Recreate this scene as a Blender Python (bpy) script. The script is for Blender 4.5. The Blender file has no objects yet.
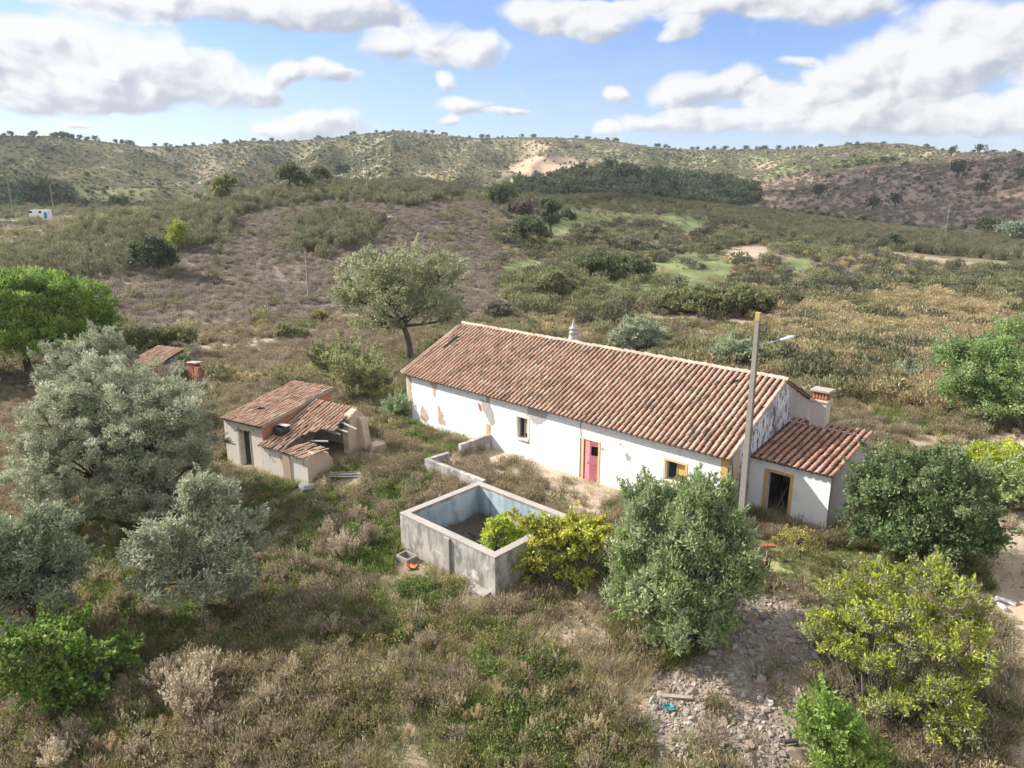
import bpy, math, random
import numpy as np
R = math.radians
sc = bpy.context.scene
col = sc.collection
rng = np.random.default_rng(7)
random.seed(7)

# ------------------------------------------------------------------ camera
CAM_H, PITCH, FPX = 13.6, .2594, 713.1
CAM = np.array([0., 0., CAM_H])
FW = np.array([0., math.cos(PITCH), -math.sin(PITCH)])
UP = np.array([0., math.sin(PITCH), math.cos(PITCH)])
RT = np.array([1., 0., 0.])
cd = bpy.data.cameras.new('camera'); cam = bpy.data.objects.new('camera', cd); col.objects.link(cam)
cam.location = CAM; cam.rotation_euler = (R(90) - PITCH, 0, 0)
cd.sensor_width = 36; cd.lens = 36 * FPX / 1024; cd.clip_start = .5; cd.clip_end = 12000
sc.camera = cam

def ray(x, y): return FW + RT * (x - 512) / FPX + UP * (384 - y) / FPX
def pix(P):
    v = np.asarray(P, float) - CAM; d = np.maximum(v @ FW, 1e-3)
    return 512 + FPX * (v @ RT) / d, 384 - FPX * (v @ UP) / d, v @ FW
def on_plane(x, y, P, N):
    d = ray(x, y); return CAM + d * (((np.asarray(P) - CAM) @ N) / (d @ N))
def azel(x, y):
    d = ray(x, y); return math.atan2(d[0], d[1]), math.atan2(d[2], math.hypot(d[0], d[1]))

# ------------------------------------------------------------------ noise
def _h(ix, iy, s):
    n = (ix.astype(np.int64) * 374761393 + iy.astype(np.int64) * 668265263 + s * 1442695041) & 0x7fffffff
    n = ((n ^ (n >> 13)) * 1274126177) & 0x7fffffff
    return ((n ^ (n >> 16)) & 0xffff) / 65535.
def vnoise(x, y, s=0):
    x = np.asarray(x, float); y = np.asarray(y, float)
    ix = np.floor(x); iy = np.floor(y); fx = x - ix; fy = y - iy
    fx = fx * fx * (3 - 2 * fx); fy = fy * fy * (3 - 2 * fy)
    a = _h(ix, iy, s); b = _h(ix + 1, iy, s); c = _h(ix, iy + 1, s); d = _h(ix + 1, iy + 1, s)
    return (a * (1 - fx) + b * fx) * (1 - fy) + (c * (1 - fx) + d * fx) * fy
def fbm(x, y, o=4, s=0):
    v = 0; a = .5; t = 0
    for k in range(o):
        v = v + a * vnoise(x, y, s + k * 17); t += a; a *= .5
        x = np.asarray(x) * 2.03 + 5.1; y = np.asarray(y) * 2.01 + 9.7
    return v / t
def sstep(a, b, x):
    t = np.clip((x - a) / (b - a), 0, 1); return t * t * (3 - 2 * t)

# ------------------------------------------------------------------ frames (house / tank / sheds)
YAW = -.7522
E3 = np.array([math.cos(YAW), math.sin(YAW), 0]); N3 = np.array([-math.sin(YAW), math.cos(YAW), 0]); Z3 = np.array([0, 0, 1.])
G0 = np.array([8.94, 27.78, 0])            # right front corner of the house
HL = 21.33
class Fr:
    def __init__(s, o, e, n): s.o = np.asarray(o, float); s.e = np.asarray(e, float); s.n = np.asarray(n, float)
    def __call__(s, a, b, z): return s.o + s.e * a + s.n * b + Z3 * z
HF = Fr(G0, E3, N3)
TF = Fr([-.62, 23.56, 0], E3, N3)          # front corner of the tank, s to the right is negative
OF = Fr([-15.67, 36.94, 0], [.862, -.506, 0], [.506, .862, 0])

# ------------------------------------------------------------------ terrain
PXC = np.array([-400, 0, 60, 100, 150, 200, 250, 300, 345, 400, 440, 480, 520, 560, 600, 650, 700, 750, 800, 850, 900, 950, 1024, 1400.])
rB = np.array([120, 140, 152, 160, 170, 180, 190, 200, 206, 212, 216, 222, 240, 262, 272, 280, 276, 270, 258, 244, 232, 222, 212, 200.])
yB = np.array([268, 249, 233, 222, 212, 203, 195, 189, 186, 184, 187, 192, 197, 198, 199, 202, 207, 213, 221, 227, 233, 240, 247, 270.])
rC = rB * 1.38
yC = np.array([216, 220, 219, 216, 215, 213, 212, 212, 212, 212, 208, 206, 205, 206, 207, 210, 214, 219, 226, 231, 236, 242, 248, 262.])
rD = np.array([480, 480, 480, 480, 480, 480, 480, 480, 480, 470, 460, 450, 440, 440, 450, 460, 480, 500, 540, 570, 590, 600, 600, 600.])
yD = np.array([200, 200, 200, 198, 196, 200, 197, 193, 190, 192, 190, 185, 181, 176, 174, 175, 180, 183, 174, 168, 160, 153, 148, 140.])
rE = np.array([900, 900, 920, 940, 960, 980, 990, 1000, 1000, 1000, 1010, 1020, 1040, 1050, 1060, 1060, 1060, 1050, 1040, 1030, 1010, 1000, 1000, 1000.])
yE = np.array([132, 134, 134.5, 139, 145, 144, 140, 139.5, 135, 129, 133, 137, 136, 137, 138, 146, 149, 148, 148, 143, 143, 152, 156, 160.])
def _z(rr, yy): return np.array([CAM_H + a * math.tan(azel(x, y)[1]) for x, a, y in zip(PXC, rr, yy)])
AZC = np.array([azel(x, 190)[0] for x in PXC])
KR = np.stack([np.full(len(PXC), 20.), np.full(len(PXC), 72.), rB, rC, rD, .76 * rE, rE, rE * 1.35, np.full(len(PXC), 2300.), np.full(len(PXC), 3600.), np.full(len(PXC), 6000.)])
zE = _z(rE, yE) - 3.5
KZ = np.stack([np.zeros(len(PXC)), np.zeros(len(PXC)), _z(rB, yB), np.minimum(_z(rC, yC), _z(rB, yB) + 2), _z(rD, yD), _z(.76 * rE, np.where(PXC < 760, yE + .70 * (yD - yE), yE + .5 * (yD - yE))), zE, zE * .55, np.full(len(PXC), 55.),
               CAM_H + 3600 * math.tan(azel(750, 149)[1]) - 10 - 70 * np.clip(np.abs(PXC - 750) / 120., 0, 1), np.full(len(PXC), 60.)])
def gully(x, y):
    rid = 1 - np.abs(2 * fbm(x / 230 + 3, y / 420, 3, 5) - 1) * 2
    return .6 * rid + .4 * (1 - np.abs(2 * fbm(x / 95 + 8, y / 190, 3, 15) - 1) * 2)
SPURS = [(138, 880, 45, 500, 147, 196, 100), (262, 930, 205, 520, 143, 192, 80), (330, 950, 290, 540, 142, 184, 70), (395, 960, 385, 520, 133, 180, 110), (480, 980, 455, 560, 140, 176, 80), (560, 990, 530, 620, 141, 168, 90), (650, 1000, 640, 640, 150, 168, 70), (720, 1000, 720, 660, 151, 172, 80), (800, 990, 790, 700, 151, 166, 80), (870, 980, 850, 720, 147, 158, 80), (-60, 860, -120, 520, 140, 196, 90), (70, 880, 0, 640, 140, 172, 70)]
def lsc(P): v = np.asarray(P) - G0; return v @ E3, v @ N3
def terrain(x, y):
    x = np.asarray(x, float); y = np.asarray(y, float)
    r = np.hypot(x, y); az = np.arctan2(x, y)
    azc = np.clip(az, AZC[0], AZC[-1])
    kr = np.stack([np.interp(azc, AZC, k) for k in KR]); kz = np.stack([np.interp(azc, AZC, k) for k in KZ])
    d = (kz[1:] - kz[:-1]) / (kr[1:] - kr[:-1])
    m = np.zeros_like(kz)
    a, b = d[:-1], d[1:]
    with np.errstate(all='ignore'):
        m[1:-1] = np.where(a * b > 0, 2 * a * b / (a + b), 0)
    rc = np.clip(r, 20, 5999)
    z = np.zeros_like(r)
    for i in range(len(KR) - 1):
        msk = (rc >= kr[i]) & (rc < kr[i + 1])
        h = kr[i + 1] - kr[i]; t = (rc - kr[i]) / h
        zz = (2*t**3 - 3*t**2 + 1) * kz[i] + (t**3 - 2*t**2 + t) * h * m[i] + (-2*t**3 + 3*t**2) * kz[i + 1] + (t**3 - t**2) * h * m[i + 1]
        z = np.where(msk, zz, z)
    # relief of the far hills: spurs and gullies, fading out at the crest lines
    w = sstep(330, 520, r) * (1 - sstep(.86, .99, r / np.interp(azc, AZC, rE)))
    rid = 1 - np.abs(2 * fbm(x / 230 + 3, y / 420, 3, 5) - 1) * 2
    rid = .6 * rid + .4 * (1 - np.abs(2 * fbm(x / 95 + 8, y / 190, 3, 15) - 1) * 2)
    z = z + w * np.minimum(rid - .80, .04) * (26 + 42 * sstep(.3, -.15, az)) * (1 - .55 * sstep(.30, .42, az))
    for (xa, ra, xb, rb, ya, yb, wd_) in SPURS:
        a0, a1 = azel(xa, ya), azel(xb, yb); A = np.array([ra * math.sin(a0[0]), ra * math.cos(a0[0])]); B = np.array([rb * math.sin(a1[0]), rb * math.cos(a1[0])]); D = B - A; L2 = D @ D
        tt = np.clip(((x - A[0]) * D[0] + (y - A[1]) * D[1]) / L2, 0, 1); ds = np.hypot(x - A[0] - D[0] * tt, y - A[1] - D[1] * tt)
        hz = (CAM_H + ra * math.tan(a0[1])) * (1 - tt) + (CAM_H + rb * math.tan(a1[1])) * tt - ds * (.40 + .3 * fbm(x / 60, y / 60, 3, 19)) * (90 / wd_) - 1
        z = np.where((hz > z - 12) & (r > 380), np.log(np.exp(np.clip(z - hz, -40, 40) / 5) + 1) * 5 + hz, z)
    z = z + sstep(1200, 1700, r) * (fbm(x / 500, y / 500, 4, 9) - .5) * 50
    z = z + sstep(70, 150, r) * (1 - sstep(300, 400, r)) * (fbm(x / 22, y / 22, 4, 3) - .5) * 2.4
    # the yard: terrace in front of the house, low ground beyond it
    s = (x - G0[0]) * E3[0] + (y - G0[1]) * E3[1]; t = (x - G0[0]) * N3[0] + (y - G0[1]) * N3[1]
    wd = 2.2 + 3 * sstep(.3, 4, s) + 3.2 * sstep(-9, -11, s)
    cut = -4.7
    low = sstep(0, 1, (cut - t) / wd)
    near = 1 - sstep(55, 75, r)
    drop = -.92 * low - .045 * np.clip(-t - 10, 0, 14)
    drop = drop + .38 * np.exp(-((x + 12.5) ** 2 + (y - 37) ** 2) / 40)
    z = z + drop * near
    ins = (s > -10) & (s < -3.3) & (t > -9.5) & (t < -5.2)
    z = np.where(ins, np.minimum(z, -.95), z)
    bump = (fbm(x / 1.5, y / 1.5, 3, 1) - .5) * .36 * sstep(8, 14, np.maximum(np.abs(s + 10) - 3, np.abs(t + 1) + 3)) + (fbm(x / 8, y / 8, 3, 2) - .5) * .5 * sstep(45, 60, r)
    return z + bump * (1 - sstep(100, 200, r))
_gx = np.arange(-60, 60.1, .3); _gy = np.arange(6, 90.1, .3); _gz = terrain(*np.meshgrid(_gx, _gy))
def tfast(x, y):
    x = np.asarray(x, float); y = np.asarray(y, float)
    if x.size and x.min() > -59 and x.max() < 59 and y.min() > 7 and y.max() < 89:
        a = (x + 60) / .3; b = (y - 6) / .3; i = a.astype(int); j = b.astype(int); a = a - i; b = b - j
        return (_gz[j, i] * (1 - a) + _gz[j, i + 1] * a) * (1 - b) + (_gz[j + 1, i] * (1 - a) + _gz[j + 1, i + 1] * a) * b
    return terrain(x, y)
def ter1(x, y): return float(terrain(np.array([x]), np.array([y]))[0])
_rs = np.concatenate([np.arange(6, 60, .05), np.arange(60, 300, .3), np.arange(300, 3000, 3.)])
def gp(x, y):
    d = ray(x, y); k = math.hypot(d[0], d[1])
    P = CAM[None] + d[None] * (_rs / k)[:, None]
    g = terrain(P[:, 0], P[:, 1]); hit = np.argmax(P[:, 2] <= g)
    if P[hit, 2] > g[hit]: hit = np.argmin(np.abs(_rs - 1000))
    return np.array([P[hit, 0], P[hit, 1], g[hit]])

# ------------------------------------------------------------------ objects
def tag(o, label=None, cat=None, group=None, kind=None):
    if label: o['label'] = label
    if cat: o['category'] = cat
    if group: o['group'] = group
    if kind: o['kind'] = kind
    return o
def thing(name, loc, label, cat, group=None):
    o = bpy.data.objects.new(name, None); col.objects.link(o); o.location = [float(v) for v in loc]; o.empty_display_size = .3
    return tag(o, label, cat, group)
def wloc(o):
    v = np.zeros(3)
    while o is not None: v = v + np.array(o.location); o = o.parent
    return v
def mesh_np(name, V, F, C=None, mat=None, smooth=False):
    me = bpy.data.meshes.new(name); V = np.ascontiguousarray(V, np.float32); F = np.ascontiguousarray(F, np.int32)
    n, k = F.shape
    me.vertices.add(len(V)); me.vertices.foreach_set('co', V.ravel())
    me.loops.add(n * k); me.loops.foreach_set('vertex_index', F.ravel())
    me.polygons.add(n); me.polygons.foreach_set('loop_start', np.arange(0, n * k, k, dtype=np.int32))
    if C is not None:
        a = me.attributes.new('Col', 'FLOAT_COLOR', 'POINT'); c = np.ones((len(V), 4), np.float32); c[:, :3] = C
        a.data.foreach_set('color', c.ravel())
    me.update(calc_edges=True); me.validate()
    me.polygons.foreach_set('use_smooth', np.full(n, smooth))
    if mat: me.materials.append(mat)
    return me
def link(name, me, parent=None, loc=None):
    o = bpy.data.objects.new(name, me); col.objects.link(o); o.parent = parent
    if loc is not None: o.location = [float(v) for v in loc]
    return o
class MB:
    """collects faces in world space; build() links them as one mesh"""
    def __init__(s): s.v = []; s.f = []; s.c = []
    def add(s, vs, fs, c=(.5, .5, .5)):
        b = len(s.v); s.v += [tuple(map(float, p)) for p in vs]; s.f += [tuple(b + i for i in q) for q in fs]; s.c += [tuple(c)] * len(vs)
    def quad(s, a, b, c, d, k=(.5, .5, .5)): s.add([a, b, c, d], [(0, 1, 2, 3)], k)
    def box(s, F, a0, a1, b0, b1, z0, z1, c=(.5, .5, .5), j=0):
        P = [F(a, b, z) for z in (z0, z1) for b in (b0, b1) for a in (a0, a1)]
        if j: P = [p + np.array([random.uniform(-j, j) for _ in range(3)]) for p in P]
        s.add(P, [(0, 2, 3, 1), (4, 5, 7, 6), (0, 1, 5, 4), (1, 3, 7, 5), (3, 2, 6, 7), (2, 0, 4, 6)], c)
    def prism(s, base, top, c=(.5, .5, .5)):
        n = len(base); s.add(list(base) + list(top), [tuple(range(n))[::-1], tuple(range(n, 2 * n))] + [(i, (i + 1) % n, n + (i + 1) % n, n + i) for i in range(n)], c)
    def tube(s, pts, rad, n=6, c=(.5, .5, .5), cap=True):
        pts = [np.asarray(p, float) for p in pts]
        if np.isscalar(rad): rad = [rad] * len(pts)
        vs = []; fs = []
        for i, p in enumerate(pts):
            d = pts[min(i + 1, len(pts) - 1)] - pts[max(i - 1, 0)]; d = d / (np.linalg.norm(d) + 1e-9)
            a = np.cross(d, [0, 0, 1.]) if abs(d[2]) < .9 else np.cross(d, [1., 0, 0]); a /= np.linalg.norm(a); b = np.cross(d, a)
            for k in range(n):
                t = 2 * math.pi * k / n; vs.append(p + (a * math.cos(t) + b * math.sin(t)) * rad[i])
        for i in range(len(pts) - 1):
            for k in range(n): fs.append((i*n + k, i*n + (k+1) % n, (i+1)*n + (k+1) % n, (i+1)*n + k))
        if cap: fs += [tuple(range(n))[::-1], tuple(range((len(pts)-1)*n, len(pts)*n))]
        s.add(vs, fs, c)
    def lathe(s, o, prof, n=14, c=(.5, .5, .5)):
        s.tube([np.asarray(o) + Z3 * z for r_, z in prof], [r_ for r_, z in prof], n, c)
    def build(s, name, mat, parent=None, smooth=False, bevel=0):
        me = bpy.data.meshes.new(name); b = wloc(parent) if parent is not None else np.zeros(3)
        V = np.array(s.v) - b
        me.from_pydata(V.tolist(), [], s.f)
        a = me.attributes.new('Col', 'FLOAT_COLOR', 'POINT'); c = np.ones((len(V), 4), np.float32); c[:, :3] = s.c
        a.data.foreach_set('color', c.ravel())
        me.materials.append(mat); me.update()
        if smooth: me.polygons.foreach_set('use_smooth', np.full(len(me.polygons), True))
        o = bpy.data.objects.new(name, me); col.objects.link(o); o.parent = parent
        if bevel:
            m = o.modifiers.new('bevel', 'BEVEL'); m.width = bevel; m.segments = 2; m.limit_method = 'ANGLE'; m.angle_limit = R(40)
        return o
def copy_tree(o, loc=None, parent=None, rotz=None, scale=None, label=None):
    c = o.copy(); col.objects.link(c); c.parent = parent
    if loc is not None: c.location = [float(v) for v in loc]
    if rotz is not None: c.rotation_euler = (0, 0, rotz)
    if scale is not None: c.scale = scale if not np.isscalar(scale) else (scale,) * 3
    if label: c['label'] = label
    for ch in list(o.children): copy_tree(ch, None, c)
    return c

# ------------------------------------------------------------------ node helper + materials
class NT:
    def __init__(s, tree): s.t = tree; tree.nodes.clear()
    def n(s, typ, **kw):
        nd = s.t.nodes.new(typ)
        for k, v in kw.items():
            if k.startswith('i_'): s.set(nd.inputs[int(k[2:]) if k[2:].isdigit() else k[2:].replace('_', ' ')], v)
            else: setattr(nd, k, v)
        return nd
    def set(s, sock, v):
        if isinstance(v, bpy.types.NodeSocket): s.t.links.new(v, sock)
        elif isinstance(v, (tuple, list)) and len(v) == 3 and sock.type == 'RGBA': sock.default_value = (*v, 1)
        else: sock.default_value = v
    def m(s, op, a, b=None, c=None, clamp=False):
        nd = s.t.nodes.new('ShaderNodeMath'); nd.operation = op; nd.use_clamp = clamp
        for i, v in enumerate((a, b, c)):
            if v is not None: s.set(nd.inputs[i], v)
        return nd.outputs[0]
    def vm(s, op, a, b=None, out=0):
        nd = s.t.nodes.new('ShaderNodeVectorMath'); nd.operation = op
        s.set(nd.inputs[0], a)
        if b is not None: s.set(nd.inputs[1], b)
        return nd.outputs[out]
    def ss(s, x, a, b, lo=0., hi=1.):
        nd = s.t.nodes.new('ShaderNodeMapRange'); nd.interpolation_type = 'SMOOTHSTEP'
        for i, v in enumerate((x, a, b, lo, hi)): s.set(nd.inputs[i], v)
        return nd.outputs[0]
    def mix(s, f, a, b, mode='MIX'):
        nd = s.t.nodes.new('ShaderNodeMix'); nd.data_type = 'RGBA'; nd.blend_type = mode
        s.set(nd.inputs[0], f); s.set(nd.inputs[6], a); s.set(nd.inputs[7], b); return nd.outputs[2]
    def noise(s, scale, detail=3, rough=.55, vec=None, out=0):
        nd = s.t.nodes.new('ShaderNodeTexNoise'); nd.inputs['Scale'].default_value = scale; nd.inputs['Detail'].default_value = detail; nd.inputs['Roughness'].default_value = rough
        if vec is not None: s.set(nd.inputs['Vector'], vec)
        return nd.outputs[out]
    def pos(s): return s.n('ShaderNodeNewGeometry').outputs['Position']
    def attr(s, name='Col'): return s.n('ShaderNodeAttribute', attribute_name=name).outputs['Color']
def mat(name):
    m = bpy.data.materials.new(name); m.use_nodes = True; return m, NT(m.node_tree)
def out(t, sh): t.set(t.n('ShaderNodeOutputMaterial').inputs[0], sh)
def pbsdf(t, color, rough=.9, spec=.25, bump=None, bstr=.3, bdist=.02, metal=0.):
    b = t.n('ShaderNodeBsdfPrincipled'); t.set(b.inputs['Base Color'], color); t.set(b.inputs['Roughness'], rough); b.inputs['Specular IOR Level'].default_value = spec; t.set(b.inputs['Metallic'], metal)
    if bump is not None:
        bp = t.n('ShaderNodeBump'); bp.inputs['Strength'].default_value = bstr; bp.inputs['Distance'].default_value = bdist; t.set(bp.inputs['Height'], bump); t.set(b.inputs['Normal'], bp.outputs[0])
    return b.outputs[0]
def vscale(t, v, k): return t.vm('MULTIPLY', v, k)

def leaf_mat(name, trans=.3, rough=.6, spec=.25, var=.5, tint=(1, 1, 1), nscale=.8, gain=1.3):
    m, t = mat(name)
    c = t.attr()
    oi = t.n('ShaderNodeObjectInfo').outputs['Random']
    f = t.m('MULTIPLY_ADD', oi, var * gain, (1 - var / 2) * gain)
    nz = t.noise(nscale, 2, vec=t.pos()); f = t.m('MULTIPLY', f, t.m('MULTIPLY_ADD', nz, .7, .65))
    c = t.mix(1., c, t.n('ShaderNodeCombineColor', i_0=f, i_1=f, i_2=f).outputs[0], 'MULTIPLY')
    if tint != (1, 1, 1): c = t.mix(1., c, tint, 'MULTIPLY')
    b = pbsdf(t, c, rough, spec)
    tr = t.n('ShaderNodeBsdfTranslucent'); t.set(tr.inputs[0], c)
    mx = t.n('ShaderNodeMixShader'); mx.inputs[0].default_value = trans; t.set(mx.inputs[1], b); t.set(mx.inputs[2], tr.outputs[0])
    out(t, mx.outputs[0]); return m
M = {}
M['leaf'] = leaf_mat('leaf', .4, .55, .3, .15)
M['silver_leaf'] = leaf_mat('silver_leaf', .32, .5, .4, .15)
M['scrub'] = leaf_mat('scrub', .4, .8, .1, .5)
M['grass'] = leaf_mat('grass', .4, .75, .15, .5, nscale=.35)
def simple(name, color, rough=.85, spec=.25, nscale=6, amount=.35, bstr=.25, bdist=.02, metal=0., use_attr=False):
    m, t = mat(name); p = t.pos()
    a = t.noise(nscale, 5, .6, p); b = t.noise(nscale * .17, 3, .5, p)
    f = t.m('MULTIPLY_ADD', a, amount, 1 - amount * .5); f = t.m('MULTIPLY', f, t.m('MULTIPLY_ADD', b, amount, 1 - amount * .5))
    base = t.attr() if use_attr else t.n('ShaderNodeRGB').outputs[0]
    if not use_attr: base.default_value = (*color, 1)
    c = t.mix(1., base, t.n('ShaderNodeCombineColor', i_0=f, i_1=f, i_2=f).outputs[0], 'MULTIPLY')
    out(t, pbsdf(t, c, rough, spec, a, bstr, bdist, metal)); return m
M['bark'] = simple('bark', (.12, .095, .075), .95, .1, 9, .9, .6, .04)
M['pale_bark'] = simple('pale_bark', (.22, .19, .165), .95, .1, 9, .8, .6, .04)
M['tile'] = None
M['yellow_paint'] = simple('yellow_paint', (.60, .38, .13), .8, .2, 5, .5)
M['pink_paint'] = simple('pink_paint', (.60, .215, .255), .7, .2, 4, .45)
M['dark'] = simple('dark_void', (.012, .011, .011), .8, .1)
M['glass'] = simple('window_glass', (.02, .022, .025), .15, .5, 4, .2)
M['wood'] = simple('weathered_wood', (.34, .28, .23), .9, .15, 14, .6, .4)
M['grey_wood'] = simple('grey_wood', (.42, .40, .38), .9, .15, 14, .5, .4)
M['pole_conc'] = simple('pole_concrete', (.27, .25, .225), .9, .2, 8, .35)
M['metal'] = simple('grey_metal', (.45, .46, .48), .45, .5, 6, .15, metal=.3)
M['dark_metal'] = simple('dark_metal', (.07, .065, .06), .6, .4)
M['lens'] = simple('lamp_lens', (.82, .82, .84), .25, .5, 3, .05)
M['lichen'] = simple('yellow_lichen', (.40, .31, .13), .95, .1, 12, .6)
M['brick'] = None
M['stone'] = simple('rubble_stone', (.3, .25, .2), .95, .15, 5, .45, .5, .03, use_attr=True)
M['white_plastic'] = simple('white_plastic', (.8, .8, .8), .5, .4, 4, .15)
M['blue_plastic'] = simple('blue_plastic', (.03, .22, .42), .4, .4, 4, .3)
M['teal'] = simple('teal_plastic', (.06, .24, .27), .4, .4, 4, .4)
M['orange'] = simple('orange_rag', (.5, .2, .11), .9, .1, 10, .4)
M['black_plastic'] = simple('black_plastic', (.04, .045, .05), .5, .4, 5, .4)
M['red_plastic'] = simple('red_plastic', (.36, .10, .07), .6, .3)
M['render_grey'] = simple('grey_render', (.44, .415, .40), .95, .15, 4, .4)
M['car_white'] = simple('car_white_paint', (.75, .76, .78), .3, .5, 2, .05)
M['tyre'] = simple('tyre_rubber', (.02, .02, .02), .9, .1)
M['col'] = simple('painted_mix', (.5, .5, .5), .9, .15, 8, .35, use_attr=True)

def tile_mat():
    m, t = mat('clay_tile'); p = t.pos()
    c = t.attr()
    a = t.noise(7, 5, .65, p); l = t.noise(1.1, 4, .6, p)
    f = t.m('MULTIPLY_ADD', a, .7, .65)
    c = t.mix(1., c, t.n('ShaderNodeCombineColor', i_0=f, i_1=f, i_2=f).outputs[0], 'MULTIPLY')
    c = t.mix(t.m('MULTIPLY', t.ss(t.noise(16, 3, .6, p), .56, .7), .5), c, (.50, .45, .39))      # lichen spots
    c = t.mix(t.m('MULTIPLY', t.ss(l, .50, .72), .55), c, (.17, .125, .10))                        # dark weathering
    out(t, pbsdf(t, c, .93, .15, a, .3, .01)); return m
M['tile'] = tile_mat()
def brick_mat():
    m, t = mat('red_brick'); p = t.pos()
    s = (.862, -.506, 0)
    u = t.n('ShaderNodeVectorMath', operation='DOT_PRODUCT', i_0=p, i_1=(.70, .71, 0)).outputs['Value']
    z = t.n('ShaderNodeSeparateXYZ', i_0=p).outputs[2]
    b = t.n('ShaderNodeTexBrick'); t.set(b.inputs['Vector'], t.n('ShaderNodeCombineXYZ', i_0=u, i_1=z).outputs[0])
    b.inputs['Scale'].default_value = 1; b.inputs['Brick Width'].default_value = .3; b.inputs['Row Height'].default_value = .16; b.inputs['Mortar Size'].default_value = .012
    b.inputs['Color1'].default_value = (.50, .16, .075, 1); b.inputs['Color2'].default_value = (.40, .14, .08, 1); b.inputs['Mortar'].default_value = (.36, .29, .24, 1)
    n1 = t.noise(4, 4, .6, p)
    c = t.mix(t.ss(n1, .5, .7, 0, .6), b.outputs[0], (.27, .22, .19))
    out(t, pbsdf(t, c, .95, .1, b.outputs[1], -.3, .01)); return m
M['brick'] = brick_mat()
def plaster_mat(name, base, stain, dirt, stain_lo=.58, stain_hi=.75, streak=.5, ztop=.55, chips=(.42, .36, .30), chip_lo=.70, vs_=.16, chs=.03, nsc=2.2):
    m, t = mat(name); p = t.pos()
    xyz = t.n('ShaderNodeSeparateXYZ', i_0=p)
    sp = t.vm('MULTIPLY', p, (1, 1, vs_))
    st = t.noise(nsc, 5, .65, sp); big = t.noise(.55, 4, .6, p); fine = t.noise(14, 4, .6, p)
    c = t.mix(t.m('MULTIPLY', t.ss(st, stain_lo, stain_hi), streak), base, stain)
    c = t.mix(t.m('MULTIPLY', t.ss(big, stain_lo, stain_hi + .05), streak * .7), c, stain)
    lo = t.m('ADD', xyz.outputs[2], t.m('MULTIPLY', t.noise(1.6, 4, .6, p), 1.0))
    c = t.mix(t.ss(lo, ztop + .55, ztop - .1, 0, .8), c, dirt)
    ch = t.noise(1.5, 6, .62, t.vm('ADD', p, (7, 3, 2)))
    c = t.mix(t.ss(ch, chip_lo - .01, chip_lo + chs), c, chips)
    f = t.m('MULTIPLY_ADD', fine, .16, .92)
    c = t.mix(1., c, t.n('ShaderNodeCombineColor', i_0=f, i_1=f, i_2=f).outputs[0], 'MULTIPLY')
    out(t, pbsdf(t, c, .92, .15, t.m('ADD', t.m('MULTIPLY', fine, .4), t.m('MULTIPLY', st, .6)), .25, .02)); return m
M['whitewash'] = plaster_mat('whitewash', (.82, .815, .81), (.52, .49, .45), (.44, .36, .27), .52, .78, .48, .22, chip_lo=.655)
M['old_whitewash'] = plaster_mat('old_whitewash', (.66, .67, .70), (.12, .115, .115), (.34, .26, .20), .50, .58, .92, .1, (.34, .24, .21), .62, .45, .02, 4.5)
M['annex_plaster'] = plaster_mat('annex_plaster', (.78, .77, .765), (.42, .39, .37), (.42, .32, .22), .54, .72, .75, .35, chip_lo=.70)
M['shed_plaster'] = plaster_mat('shed_plaster', (.76, .71, .63), (.50, .41, .31), (.44, .33, .22), .52, .72, .75, -.5, (.42, .30, .19), .60)
M['mud'] = plaster_mat('mud_plaster', (.54, .42, .32), (.40, .30, .22), (.38, .30, .22), .5, .7, .8, -.5, (.52, .42, .32), .60)
M['concrete'] = plaster_mat('tank_concrete', (.47, .44, .41), (.17, .155, .145), (.27, .23, .18), .42, .62, .75, -.5, (.60, .58, .55), .54, .4, .16)
M['tank_blue'] = plaster_mat('blue_tank_lining', (.44, .52, .57), (.24, .31, .36), (.09, .085, .08), .44, .64, .85, -.25, (.56, .60, .62), .58, .16, .14)
M['rim'] = simple('concrete_rim', (.36, .33, .30), .95, .15, 6, .5)
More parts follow.
